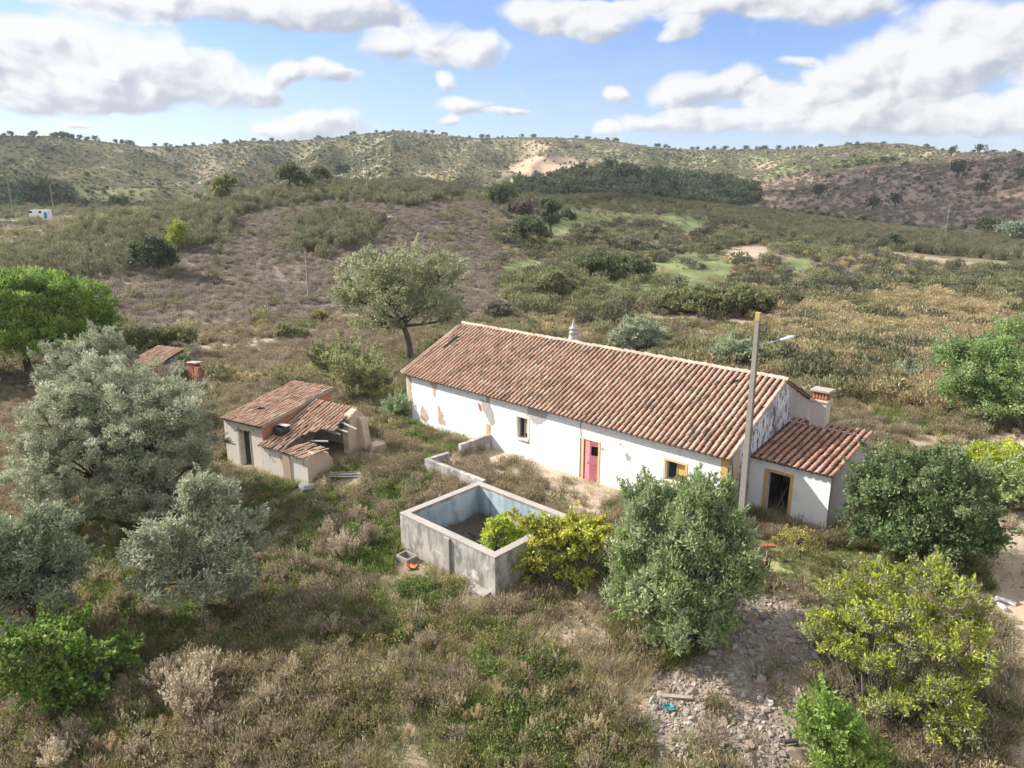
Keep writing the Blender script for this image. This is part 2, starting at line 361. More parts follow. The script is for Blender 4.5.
# ------------------------------------------------------------------ the ground
def pip(px, py, poly):
    ins = np.zeros(px.shape, bool); n = len(poly)
    for i in range(n):
        x0, y0 = poly[i]; x1, y1 = poly[(i + 1) % n]
        c = ((y0 > py) != (y1 > py)) & (px < (x1 - x0) * (py - y0) / ((y1 - y0) or 1e-9) + x0)
        ins ^= c
    return ins
REG = dict(
    track=[[(978, 470), (1040, 455), (1060, 780), (985, 780), (1012, 700), (985, 610), (972, 545)], [(1024, 425), (960, 432), (880, 425), (880, 440), (1024, 455)]],
    rubble=[[(648, 722), (655, 668), (700, 655), (742, 600), (770, 585), (806, 600), (812, 650), (792, 690), (806, 740), (800, 770), (650, 770)]],
    dirt=[[(560, 592), (596, 566), (616, 600), (622, 650), (668, 665), (655, 720), (620, 712), (592, 676), (552, 640)],
          [(745, 560), (800, 585), (900, 600), (815, 600), (800, 640), (815, 690), (830, 770), (795, 770), (790, 690), (812, 640), (770, 582)]],
    terrace=[[(432, 462), (470, 446), (520, 440), (600, 470), (700, 510), (690, 525), (610, 500), (612, 545), (560, 505), (490, 480)]],
    short=[[(750, 535), (820, 545), (915, 562), (940, 590), (860, 592), (770, 585), (745, 560)], [(985, 435), (880, 440), (880, 455), (1000, 470)]],
    green=[[(195, 480), (262, 480), (330, 500), (380, 505), (400, 560), (330, 590), (270, 600), (200, 640), (130, 620), (60, 560), (70, 520), (180, 500)],
           [(380, 480), (424, 476), (450, 485), (400, 510), (360, 508)], [(0, 610), (110, 600), (120, 690), (0, 710)], [(395, 395), (470, 420), (410, 440), (370, 430)],
           [(430, 700), (520, 690), (560, 768), (470, 768)]],
    straw=[[(0, 362), (52, 366), (70, 420), (40, 520), (0, 540)], [(200, 322), (300, 328), (440, 318), (420, 385), (335, 402), (300, 374), (205, 374)]],
    gold=[[(690, 352), (760, 318), (830, 300), (960, 285), (1040, 280), (1040, 330), (950, 395), (945, 420), (880, 430), (870, 425), (830, 392), (790, 378), (700, 365)]],
    knoll=[[(0, 330), (0, 262), (140, 226), (210, 210), (300, 194), (440, 190), (490, 205), (510, 262), (495, 300), (520, 328), (430, 312), (330, 318), (120, 330)]],
    mid=[[(500, 200), (640, 205), (760, 232), (880, 258), (1040, 275), (1040, 292), (820, 305), (690, 330), (520, 325), (500, 268)]],
    lush=[[(580, 294), (598, 275), (655, 262), (690, 251), (742, 259), (728, 280), (690, 292), (640, 300)], [(556, 206), (640, 199), (712, 214), (695, 232), (640, 222), (590, 228), (575, 240), (552, 246)],
          [(500, 266), (535, 256), (562, 266), (548, 280), (505, 280)], [(780, 262), (800, 256), (815, 268), (800, 282), (770, 290)]],
    bare=[[(655, 338), (690, 326), (752, 320), (770, 328), (720, 345), (700, 352), (664, 352)], [(724, 250), (765, 244), (780, 256), (730, 262)], [(880, 251), (960, 257), (1040, 262), (1040, 268), (960, 263), (890, 257)],
          [(650, 316), (700, 310), (690, 320), (655, 330)]],
    broom=[[(500, 205), (640, 196), (760, 204), (880, 224), (1040, 246), (1040, 272), (930, 258), (800, 240), (700, 218), (600, 210)],
           [(0, 285), (0, 255), (90, 234), (180, 212), (300, 190), (440, 184), (470, 194), (420, 208), (320, 202), (240, 214), (215, 245), (120, 278)], [(290, 225), (330, 212), (380, 220), (370, 245), (330, 255), (288, 256)]],
    wood=[[(500, 204), (505, 186), (540, 178), (590, 172), (640, 172), (700, 180), (755, 186), (765, 204), (700, 212), (600, 204)]],
    field_far=[[(508, 166), (545, 156), (585, 158), (592, 168), (560, 176), (520, 176)]],
    purple=[[(752, 185), (800, 174), (880, 164), (940, 154), (1040, 140), (1040, 246), (880, 224), (760, 206)]],
)
def regions(x, y, z, wob=1.):
    """which cover grows at a ground point, with ragged borders"""
    r = np.hypot(x, y); k = np.clip(r, 10, 1500)
    w = wob * .028 * k
    nx = x + (fbm(x / (.08 * k), y / (.08 * k), 3, 21) - .5) * w * 2; ny = y + (fbm(x / (.08 * k), y / (.08 * k), 3, 33) - .5) * w * 4
    px, py, d = pix(np.stack([nx, ny, z], -1))
    ok = (d > 3) & (y > 0)
    o = {}
    for kx, polys in REG.items():
        a = np.zeros(x.shape, bool)
        for p in polys: a |= pip(px, py, p)
        o[kx] = a & ok
    for kx in ('track', 'rubble', 'dirt', 'terrace', 'short', 'green', 'straw', 'gold'): o[kx] &= r < 170
    for kx in ('knoll', 'mid', 'lush', 'bare', 'broom'): o[kx] &= (r > 50) & (r < 330)
    for kx in ('wood', 'field_far', 'purple'): o[kx] &= r > 290
    return o

az_f = np.linspace(-R(42), R(42), 560); az_o = np.concatenate([np.linspace(R(42), R(318), 90)[1:-1]])
AZ = np.concatenate([az_f, az_o]); na = len(AZ)
RR = np.concatenate([np.arange(4, 18, .35), np.arange(18, 46, .15), 46 * 1.0175 ** np.arange(0, 283)])
nr = len(RR)
ga, gr = np.meshgrid(AZ, RR)
X = gr * np.sin(ga); Y = gr * np.cos(ga)
Zt = np.concatenate([terrain(X[i], Y[i])[None] for i in range(nr)])
xf, yf, zf = X.ravel(), Y.ravel(), Zt.ravel()
rg = regions(xf, yf, zf)
rf = np.hypot(xf, yf)
def c3(*c): return np.array(c, float)[None]
n1 = fbm(xf / 3.1, yf / 3.1, 4, 41)[:, None]; n2 = fbm(xf / 14., yf / 14., 4, 42)[:, None]; n3 = fbm(xf / 90., yf / 130., 5, 43)[:, None]
Cg = c3(.27, .215, .155) * (1 - n2) + c3(.19, .165, .105) * n2
def put(mask, c, a=1.):
    global Cg
    m = mask.astype(float)[:, None] * a; Cg = Cg * (1 - m) + (c if isinstance(c, np.ndarray) else c3(*c)) * m
put(rg['knoll'], (.205, .170, .148)); put(rg['mid'], (.185, .160, .110)); put(rg['gold'], (.24, .19, .12)); put(rg['straw'], (.30, .25, .185))
put(rg['green'], (.115, .125, .050), .8); put(rg['lush'], c3(.15, .175, .08) * (.55 + .8 * n1)); put(rg['bare'], (.31, .245, .18)); put(rg['terrace'], (.36, .29, .22)); put(rg['dirt'], (.29, .225, .165))
put(rg['short'], (.24, .23, .11)); put(rg['rubble'], (.21, .17, .135)); put(rg['track'], (.36, .285, .215)); put(rg['broom'], (.11, .11, .07), .7)
far = rf > 290
cf = c3(.33, .27, .175) * (1 - sstep(.42, .62, n3)) + c3(.20, .215, .105) * sstep(.42, .62, n3)
n4 = fbm(xf / 36., yf / 50., 4, 47)[:, None]
cf = cf * (1 - .6 * sstep(.58, .72, n4)) + c3(.42, .33, .22) * .6 * sstep(.58, .72, n4)
gl = gully(xf, yf)[:, None]; cf = cf * .80; cf = cf * (1 - .5 * sstep(.62, .40, gl)) + c3(.10, .115, .055) * .5 * sstep(.62, .40, gl)
put(far, cf); put(far & (xf < -120) & (rf < 470), (.10, .105, .065), .6)
put(rg['purple'], c3(.25, .185, .14) * (.8 + .45 * n4) ); put(rg['field_far'], (.36, .255, .185)); put(rg['wood'], (.09, .10, .055))
put(rf > 1250, (.07, .09, .075))
s_, t_ = (xf - G0[0]) * E3[0] + (yf - G0[1]) * E3[1], (xf - G0[0]) * N3[0] + (yf - G0[1]) * N3[1]
Cg = Cg * (.88 + .62 * n1)
def ground_mat():
    m, t = mat('dry_ground'); p = t.pos(); c = t.attr()
    a = t.noise(3.5, 6, .68, p); b = t.noise(.11, 6, .65, p); g = t.noise(.023, 5, .6, p)
    f = t.m('MULTIPLY', t.m('MULTIPLY_ADD', a, .8, .6), t.m('MULTIPLY', t.m('MULTIPLY_ADD', b, .7, .65), t.m('MULTIPLY_ADD', g, .5, .75)))
    c = t.mix(1., c, t.n('ShaderNodeCombineColor', i_0=f, i_1=f, i_2=f).outputs[0], 'MULTIPLY')
    v = t.n('ShaderNodeTexVoronoi'); v.inputs['Scale'].default_value = 5; t.set(v.inputs['Vector'], p)
    peb = t.m('MULTIPLY', t.ss(v.outputs['Distance'], .16, .1), t.ss(t.noise(.6, 3, .6, p), .5, .62))
    c = t.mix(t.m('MULTIPLY', peb, .5), c, (.42, .35, .28))
    out(t, pbsdf(t, c, .97, .08, t.m('ADD', a, t.m('MULTIPLY', peb, .6)), .9, .08)); return m
M['ground'] = ground_mat()
iy, ix = np.meshgrid(np.arange(nr - 1), np.arange(na), indexing='ij')
Fg = np.stack([iy * na + ix, iy * na + (ix + 1) % na, (iy + 1) * na + (ix + 1) % na, (iy + 1) * na + ix], -1)
Vg = np.stack([xf, yf, zf], -1)
def sheet(name, i0, i1):
    F = Fg[i0:i1].reshape(-1, 4) - i0 * na; V = Vg[i0 * na:(i1 + 1) * na]; C = Cg[i0 * na:(i1 + 1) * na]
    if i0 == 0:                       # close the sheet under the camera
        V = np.concatenate([V, [[0, 0, V[:na, 2].mean()]]]); C = np.concatenate([C, C[:1]])
        k = len(V) - 1; F = np.concatenate([F, np.stack([np.full(na, k), np.arange(na), (np.arange(na) + 1) % na, (np.arange(na) + 1) % na], -1)])
        tri = F[-na:, :3]; F = F[:-na]
    me = mesh_np(name, V, F[:, ::-1], C, M['ground'], True)
    return tag(link(name, me), kind='structure')
iA = int(np.searchsorted(RR, 78)); iB = int(np.searchsorted(RR, 300))
sheet('ground', 0, iA); sheet('hill_slope', iA, iB); sheet('far_hills', iB, nr - 1)

# ------------------------------------------------------------------ buildings
def panel(mb, o, u, w, L, v0, v1, openings=(), th=.45, c=(.5, .5, .5), back=True, top=None):
    """upright wall: o origin, u along, w inward; openings (u0,u1,z0,z1) are real holes with reveals"""
    P = lambda a, z, d=0: np.asarray(o) + np.asarray(u) * a + np.asarray(w) * d + Z3 * z
    us = sorted({0, L, *[x for q in openings for x in q[:2]]}); vs = sorted({v0, v1, *[x for q in openings for x in q[2:]]})
    for i in range(len(us) - 1):
        for j in range(len(vs) - 1):
            cu, cv = (us[i] + us[i+1]) / 2, (vs[j] + vs[j+1]) / 2
            if any(q[0] < cu < q[1] and q[2] < cv < q[3] for q in openings): continue
            mb.quad(P(us[i], vs[j]), P(us[i+1], vs[j]), P(us[i+1], vs[j+1]), P(us[i], vs[j+1]), c)
            if back: mb.quad(P(us[i+1], vs[j], th), P(us[i], vs[j], th), P(us[i], vs[j+1], th), P(us[i+1], vs[j+1], th), c)
    for a0, a1, z0, z1 in openings:
        mb.quad(P(a0, z0), P(a0, z1), P(a0, z1, th), P(a0, z0, th), c); mb.quad(P(a1, z1), P(a1, z0), P(a1, z0, th), P(a1, z1, th), c)
        mb.quad(P(a0, z1), P(a1, z1), P(a1, z1, th), P(a0, z1, th), c); mb.quad(P(a1, z0), P(a0, z0), P(a0, z0, th), P(a1, z0, th), c)
    mb.quad(P(0, v1), P(L, v1), P(L, v1, th), P(0, v1, th), c)
    mb.quad(P(0, v0), P(0, v1), P(0, v1, th), P(0, v0, th), c); mb.quad(P(L, v1), P(L, v0), P(L, v0, th), P(L, v1, th), c)

def tile_col(rough=1.):
    k = random.random(); b = random.uniform(.86, 1.12)
    base = (.48, .315, .23) if k < .60 else (.42, .25, .18) if k < .84 else (.53, .40, .31) if k < .93 else (.29, .20, .155)
    return tuple(v * b for v in base)
def tiles(mb, o, u, sl, nrm, L, S, per=.29, exp=.37, keep=None, sag=.05, mess=1., seed=1, tint=None):
    """barrel tiles: o front-left eave corner, u along the eave, sl up the slope (unit), nrm out of the roof"""
    o, u, sl, nrm = [np.asarray(q, float) for q in (o, u, sl, nrm)]
    nc = int(round(L / per)); per = L / nc; nrw = int(math.ceil(S / exp)); exp = S / nrw
    A = [0, .17, .34, .5, .66, .83, 1]
    for i in range(nc):
        for j in range(nrw):
            if keep and not keep((i + .5) * per, (j + .5) * exp): continue
            sg = (float(fbm((i * per) / 2.5 + seed, (j * exp) / 2.2, 3, seed)) - .1) * sag
            for kind in (0, 1):
                a0 = (i + (0.5 if kind else 0.)) * per + per * .25
                if kind and i == nc - 1 and False: continue
                jx = random.gauss(0, .008 * mess); jr = random.gauss(0, .018 * mess); jz = abs(random.gauss(0, .006 * mess)) + sg
                r0 = per * (.315 if kind else .36); r1 = r0 * .84
                b0 = j * exp - (.05 if j == 0 else 0); b1 = (j + 1) * exp + .07
                c = tile_col() if kind else tuple(v * random.uniform(.7, 1.1) for v in (.175, .125, .10)); vs = []  # channel tiles coloured darker, painting in the shade of the grooves
                if tint: c = tuple(v * q for v, q in zip(c, tint))
                for (b, rr, lift) in ((b0, r0, .030), (b1, r1, .004)):
                    for t in A:
                        th = math.pi * t
                        xx = -math.cos(th) * rr; hh = math.sin(th) * rr * .82
                        if kind == 0: hh = -hh * .55 + .02
                        else: hh = hh + .035
                        p = o + u * (a0 + xx + jx + jr * (b - b0)) + sl * b + nrm * (hh + lift + jz)
                        vs.append(p)
                n = len(A); fs = [(k, k + 1, n + k + 1, n + k) for k in range(n - 1)]
                # the thickness of the lower end
                for t in A:
                    th = math.pi * t; rr = r0 - .022; xx = -math.cos(th) * rr; hh = math.sin(th) * rr * .82 * .9
                    hh = (-hh * .55 + .035) if kind == 0 else hh + .03
                    vs.append(o + u * (a0 + xx + jx) + sl * b0 + nrm * (hh + .03 + jz))
                fs += [(k + 1, k, 2 * n + k, 2 * n + k + 1) for k in range(n - 1)]
                mb.add(vs, fs, c)
def ridge(mb, p0, p1, r=.15, ln=.42, c0=(.52, .40, .33)):
    p0, p1 = np.asarray(p0), np.asarray(p1); d = p1 - p0; L = np.linalg.norm(d); d /= L; w = np.cross(d, Z3); n = int(L / ln)
    for i in range(n):
        a, b = p0 + d * (i * L / n), p0 + d * ((i + 1) * L / n + .05); kc = random.uniform(.8, 1.15); c = tuple(v * kc for v in c0); vs = []
        z = random.gauss(0, .012); sg = 0
        for q, rr, lf in ((a, r, .03), (b, r * .86, 0)):
            for k in range(8):
                t = math.pi * k / 7; vs.append(q + w * (-math.cos(t) * rr) + Z3 * (math.sin(t) * rr * .75 + lf + z - .02))
        mb.add(vs, [(k, k + 1, 9 + k, 8 + k) for k in range(7)] + [tuple(range(8))], c)

M['chimney_render'] = simple('chimney_render', (.56, .50, .455), .95, .15, 4, .35)
M['pale_yellow'] = simple('pale_yellow_paint', (.70, .52, .27), .85, .2, 5, .4)
house = thing('farmhouse', HF(-10, 4, 0), 'long abandoned white farmhouse with terracotta tiled roof and small annex at its end', 'farmhouse')
EZ, RZ, HW = 3.05, 5.42, 5.1
SLP = (RZ - EZ) / HW
WI = 0.12                                    # wall face set back under the eaves
# openings along the front, s measured from the right corner
win1 = (-11.95, -11.24, 1.09, 2.26); win2 = (-2.95, -1.97, 1.25, 2.16); dr = (-7.78, -6.60, -.12, 2.06)
mb = MB()
panel(mb, HF(-HL + .1, WI, 0), E3, N3, HL - .1, -1.2, EZ - .02, [(a + HL - .1, b + HL - .1, c, d) for a, b, c, d in (win1, dr, win2)], .5)
panel(mb, HF(-HL + .1, 2 * HW - WI, 0), E3, -N3, HL - .1, -1.2, EZ - .02, [], .5)
mb.build('wall', M['whitewash'], house)
def gable(s0, s1, name, m):
    g = MB(); pts = [(WI + .003, -1.2), (WI + .003, EZ - .02), (HW, RZ - .05), (2 * HW - WI - .003, EZ - .02), (2 * HW - WI - .003, -1.2)]
    A = [HF(s0, t, z) for t, z in pts]; B = [HF(s1, t, z) for t, z in pts]
    g.prism(A, B); return g.build(name, m, house)
gable(-.5, 0, 'gable_wall', M['old_whitewash'])
gable(-HL + .1, -HL + .6, 'gable_wall', M['shed_plaster'])
# smooth grey render left on the upper back of the end gable
g = MB(); pts = [(5.75, 4.95), (9.9, 3.08), (9.8, 2.3), (8.3, 2.45), (7.4, 2.9), (6.3, 3.25), (5.9, 3.9), (6.0, 4.4)]
g.prism([HF(.0, t, z) for t, z in pts], [HF(.025, t, z) for t, z in pts]); g.build('render_patch', M['render_grey'], house)
g = MB(); pts = [(.45, 2.95), (1.0, 3.2), (1.25, 2.6), (.95, 1.9), (.7, 1.5), (.62, 2.2)]
g.prism([HF(.0, t, z) for t, z in pts], [HF(.02, t, z) for t, z in pts]); g.build('bare_patch', M['mud'], house)
# places on the front where the whitewash has come off
def patch(name, m, pts, th=.012):
    g = MB(); q = []
    for i, (s, z) in enumerate(pts):
        s2, z2 = pts[(i + 1) % len(pts)]
        for k in range(7):
            f = k / 7; j = .055 if k else .02
            q.append((s + (s2 - s) * f + random.uniform(-j, j), z + (z2 - z) * f + random.uniform(-j, j)))
    g.prism([HF(s, WI, z) for s, z in q], [HF(s, WI - th, z) for s, z in q]); return g.build(name, m, house)
patch('bare_patch', M['render_grey'], [(-14.75, 2.72), (-14.1, 2.62), (-13.75, 2.1), (-13.62, 1.5), (-13.95, 1.3), (-14.3, 1.75), (-14.6, 2.2)])
patch('bare_patch', M['render_grey'], [(-11.2, 2.98), (-9.8, 2.98), (-9.95, 2.55), (-10.35, 2.2), (-10.8, 2.12), (-11.05, 2.35), (-11.3, 2.5)])
patch('bare_patch', M['mud'], [(-20.0, .95), (-19.75, 1.25), (-19.4, .9), (-19.2, .6), (-19.5, .2), (-20.0, .5)])
patch('bare_patch', M['mud'], [(-18.35, 1.55), (-18.22, 1.5), (-18.0, .95), (-17.75, .75), (-17.7, .45), (-18.3, .45)])
patch('bare_patch', M['brick'], [(-14.95, 2.45), (-14.72, 2.35), (-14.66, 1.95), (-14.85, 2.1)])
patch('bare_patch', M['mud'], [(-21.2, 2.95), (-20.75, 2.95), (-20.85, 2.0), (-20.7, 1.3), (-20.8, .2), (-20.6, -.4), (-21.2, -.4)], .02)
patch('bare_patch', M['mud'], [(-19.2, 2.95), (-18.3, 2.95), (-18.5, 2.4), (-18.65, 2.0), (-18.8, 2.6)])
def strip(s0, s1, z0, z1, th=.03, tt=WI):
    g = MB(); g.box(HF, s0, s1, tt - th, tt + .02, z0, z1); return g
strip(-.32, .0, -.6, 2.96).build('corner_trim', M['yellow_paint'], house, bevel=.01)
strip(-14.28, -14.02, -.3, 1.35).build('corner_trim', M['yellow_paint'], house, bevel=.01)
strip(-14.28, -14.02, 2.62, 2.96).build('corner_trim', M['yellow_paint'], house, bevel=.01)
# windows
def window(q, lab, surround, shut):
    a0, a1, z0, z1 = q
    g = MB(); F = lambda s, t, z: HF(s, t, z)
    for b in ((a0, a0 + .07, z0, z1), (a1 - .07, a1, z0, z1), (a0 + .07, a1 - .07, z0, z0 + .07), (a0 + .07, a1 - .07, z1 - .07, z1), ((a0 + a1) / 2 - .03, (a0 + a1) / 2 + .03, z0 + .07, z1 - .07)):
        g.box(F, b[0] + .002, b[1] - .002, WI + .17, WI + .24, b[2] + .002, b[3] - .002)
    w = g.build('window', M['wood'], house); w['label'] = lab
    p = MB(); p.box(F, a0 + .06, a1 - .06, WI + .21, WI + .22, z0 + .06, z1 - .06); p.build('pane', M['glass'], w)
    s = MB(); s.box(F, a0 - .06, a1 + .06, WI - .07, WI + .17, z0 - .08, z0 - .002); s.build('sill', surround, w)
    e = MB(); k = .11
    for b in ((a0 - k, a0 - .003, z0 - .08, z1 + k), (a1 + .003, a1 + k, z0 - .08, z1 + k), (a0 - .003, a1 + .003, z1 + .003, z1 + k)): e.box(F, b[0], b[1], WI - .02, WI + .02, b[2], b[3])
    e.build('surround', surround, w, bevel=.005)
    c = MB(); c.box(F, (a0 + a1) / 2 + .03, a1 - .08, WI + .19, WI + .205, z0 + .3, z1 - .1); c.build('shutter', shut, w)
window(win1, 'small window with broken shutter', M['shed_plaster'], M['wood']); window(win2, 'small window with yellow surround', M['pale_yellow'], M['yellow_paint'])
# the pink door: two leaves, the left one swung a little inwards
g = MB(); a0, a1 = dr[0] + .26, dr[1] - .05
for b in ((a0 - .15, a0, dr[2], dr[3] + .06), (a1, a1 + .1, dr[2], dr[3] + .06), (a0, a1, dr[3] + .0, dr[3] + .06)): g.box(HF, b[0], b[1], WI - .025, WI + .04, b[2], b[3])
g.build('door_surround', M['pale_yellow'], house, bevel=.008)
mid = a0 + .42
def leaf(s0, t0, s1, t1, nm, hole=None):
    d = np.array([s1 - s0, t1 - t0]); L = np.hypot(*d); d /= L; F = Fr(HF(s0, t0, 0), E3 * d[0] + N3 * d[1], -E3 * d[1] + N3 * d[0])
    g = MB()
    if hole:
        h0, h1, z0, z1 = hole
        g.box(F, 0, h0, 0, .045, -.08, 2.02); g.box(F, h1, L, 0, .045, -.08, 2.02); g.box(F, h0, h1, 0, .045, -.08, z0); g.box(F, h0, h1, 0, .045, z1, 2.02)
    else: g.box(F, 0, L, 0, .045, -.08, 2.02)
    for k in (.25, 1.0): g.box(F, .06, L - .06, -.012, .0, k - .12, k - .1)
    return g.build(nm, M['pink_paint'], house, bevel=.004), F, L
d1, F1, L1 = leaf(a0 + .01, .16, mid, .03, 'door')
d2, F2, L2 = leaf(mid + .012, .03, a1 - .01, .16, 'door', (.07, L1 + .02, 1.35, 1.82))
g = MB(); g.box(F2, .06, L1 + .03, .015, .03, 1.34, 1.83); g.build('door_pane', M['dark'], d2)
g = MB(); g.box(F1, L1 - .16, L1 - .11, -.05, .0, .92, 1.04); g.tube([F1(L1 - .14, -.02, .98), F1(L1 - .14, -.06, .98), F1(L1 - .05, -.06, .98)], .012, 6); g.build('door_handle', M['metal'], d1)
g = MB(); g.box(HF, a0 - .1, a1 + .1, -.42, WI - .03, -.3, -.045); g.build('door_step', M['rim'], house, bevel=.02)
g = MB(); g.tube([HF(-7.75, WI - .03, 2.95), HF(-7.76, WI - .03, 2.25), HF(-7.62, WI - .03, 2.12)], .012, 5, (.1, .1, .1)); g.build('cable', M['dark_metal'], house)
# roof
sl = N3 * math.cos(math.atan(SLP)) + Z3 * math.sin(math.atan(SLP)); nr_ = -N3 * math.sin(math.atan(SLP)) + Z3 * math.cos(math.atan(SLP))
SL = HW / math.cos(math.atan(SLP)); OV = .20
mb = MB()
P = lambda s, t, dz: HF(s, t, EZ + (t if t <= HW else 2 * HW - t) * SLP + dz)
for ta, tb in ((-.05, HW), (HW, 2 * HW + .05)):
    mb.quad(P(-HL - .08, ta, .035), P(.12, ta, .035), P(.12, tb, .035), P(-HL - .08, tb, .035), (.12, .085, .07))
    mb.quad(P(-HL - .08, ta, -.035), P(.12, ta, -.035), P(.12, tb, -.035), P(-HL - .08, tb, -.035), (.30, .24, .2))
for s in (-HL - .08, .12):
    for ta, tb in ((-.05, HW), (HW, 2 * HW + .05)): mb.quad(P(s, ta, -.035), P(s, tb, -.035), P(s, tb, .035), P(s, ta, .035), (.4, .3, .25))
mb.quad(P(-HL - .08, -.05, -.035), P(.12, -.05, -.035), P(.12, -.05, .035), P(-HL - .08, -.05, .035), (.36, .3, .26))
def keep_main(a, b):
    return not (math.hypot(a - 1.1, (b - 3.6) / 3) < .22 or math.hypot((a - 6) / 4, b - 4.95) < .06 or (random.random() < .002))
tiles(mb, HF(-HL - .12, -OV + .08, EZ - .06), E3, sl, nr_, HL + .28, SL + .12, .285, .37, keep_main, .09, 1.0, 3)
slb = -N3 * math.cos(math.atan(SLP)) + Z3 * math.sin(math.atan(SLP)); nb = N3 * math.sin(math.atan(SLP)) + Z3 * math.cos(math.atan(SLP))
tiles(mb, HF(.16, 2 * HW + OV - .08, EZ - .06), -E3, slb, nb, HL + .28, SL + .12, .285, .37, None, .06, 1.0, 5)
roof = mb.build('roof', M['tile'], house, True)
g = MB(); ridge(g, HF(-HL - .1, HW, RZ + .07), HF(.16, HW, RZ + .07), .16); g.build('ridge_tiles', M['tile'], roof, False)
g = MB()
for s in (-HL - .1, .15):
    g = MB()
    for j in range(14):
        b0 = j * .38 - .05; kc = random.uniform(.85, 1.15)
        a, b = HF(s, 0, EZ) + sl * b0 + nr_ * .10, HF(s, 0, EZ) + sl * (b0 + .42) + nr_ * .10
        g.tube([a, b], [.085, .068], 8, tuple(v * kc for v in (.50, .385, .31)))
    g.build('verge_tiles', M['tile'], roof, True)
# ornamental lime chimney on the back slope
g = MB(); cs, ct = -13.35, 6.5; cz = EZ + (2 * HW - ct) * SLP
g.lathe(HF(cs, ct, cz - .3), [(.58, 0), (.52, .45), (.36, .7), (.27, .9), (.24, 1.05), (.22, 1.2), (.26, 1.22), (.26, 1.27), (.19, 1.29), (.18, 1.44), (.25, 1.46), (.25, 1.52), (.13, 1.57), (.10, 1.7), (.06, 1.85), (.03, 1.98), (.005, 2.05)], 18)
g.build('ornamental_chimney', M['render_grey'], house, True)
# annex
AS, AT0, AT1, AZF, AZB = 3.45, 2.29, 6.62, 2.50, 3.20
adr = (.80, 1.80, -.25, 2.02)
mb = MB(); panel(mb, HF(.0, AT0, 0), E3, N3, AS, -1., AZF, [adr], .35); ax = mb.build('annex_wall', M['annex_plaster'], house)
mb = MB(); pts = [(AT0 + .002, -1.), (AT0 + .002, AZF), (AT1, AZB), (AT1, -1.)]
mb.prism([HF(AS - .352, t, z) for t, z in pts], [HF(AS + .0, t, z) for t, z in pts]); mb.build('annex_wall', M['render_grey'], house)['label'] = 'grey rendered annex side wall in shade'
mb = MB(); panel(mb, HF(.0, AT1, 0), E3, -N3, AS - .36, -1., AZB, [], .35); mb.quad(HF(0, AT0 + .36, -.02), HF(AS - .36, AT0 + .36, -.02), HF(AS - .36, AT1 - .36, -.02), HF(0, AT1 - .36, -.02)); mb.build('annex_wall', M['annex_plaster'], house)
g = MB()
for b in ((adr[0] - .13, adr[0] - .002, -.2, adr[3] + .13), (adr[1] + .002, adr[1] + .13, -.2, adr[3] + .13), (adr[0] - .002, adr[1] + .002, adr[3] + .002, adr[3] + .13)): g.box(HF, b[0], b[1], AT0 - .03, AT0 + .04, b[2], b[3])
g.build('door_surround', M['yellow_paint'], house, bevel=.008)
g = MB(); g.tube([HF(.95, AT0 + 1.0, -.02), HF(1.15, AT0 + 1.5, .95)], .035, 6); g.tube([HF(1.2, AT0 + 1.2, -.02), HF(.9, AT0 + 1.5, .7)], .03, 6); g.build('leaning_stick', M['wood'], house)
asl = (AZB - AZF) / (AT1 - AT0); aa = math.atan(asl); sla = N3 * math.cos(aa) + Z3 * math.sin(aa); na_ = -N3 * math.sin(aa) + Z3 * math.cos(aa)
mb = MB()
P = lambda s, t, dz: HF(s, t, AZF + (t - AT0) * asl + dz)
for dz, c in ((.03, (.12, .085, .07)), (-.01, (.3, .24, .2))): mb.quad(P(.01, AT0 - .08, dz), P(AS + .05, AT0 - .08, dz), P(AS + .05, AT1 + .1, dz), P(.01, AT1 + .1, dz), c)
mb.quad(P(AS + .05, AT0 - .08, -.01), P(AS + .05, AT1 + .1, -.01), P(AS + .05, AT1 + .1, .03), P(AS + .05, AT0 - .08, .03), (.4, .3, .25))
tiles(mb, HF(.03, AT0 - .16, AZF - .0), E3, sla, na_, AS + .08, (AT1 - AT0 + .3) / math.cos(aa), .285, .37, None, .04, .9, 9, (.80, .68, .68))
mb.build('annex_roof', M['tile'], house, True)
g = MB(); c0, c1, t0, t1 = .92, 1.62, 6.2, 6.75; zb = AZF + (t0 - AT0) * asl
g.box(HF, c0, c1, t0, t1, zb - .3, 4.40); ch = g.build('annex_chimney', M['chimney_render'], house, bevel=.015)
g = MB(); g.box(HF, c0 - .06, c1 + .06, t0 - .06, t1 + .06, 4.403, 4.50); g.build('chimney_collar', M['chimney_render'], ch, bevel=.01)
g = MB()
for k in range(5):
    s = c0 + .03 + k * (c1 - c0 - .16) / 4; g.box(HF, s, s + .09, t0, t0 + .12, 4.503, 4.87); g.box(HF, s, s + .09, t1 - .12, t1, 4.503, 4.87)
for k in range(1, 3):
    t = t0 + k * .17; g.box(HF, c0 + .03, c0 + .12, t, t + .07, 4.503, 4.87); g.box(HF, c1 - .1, c1 - .01, t, t + .07, 4.503, 4.87)
g.build('chimney_vent', M['brick'], ch); 
g = MB(); g.box(HF, c0 - .09, c1 + .09, t0 - .1, t1 + .1, 4.873, 4.97); g.build('chimney_cap', M['rim'], ch, bevel=.015)

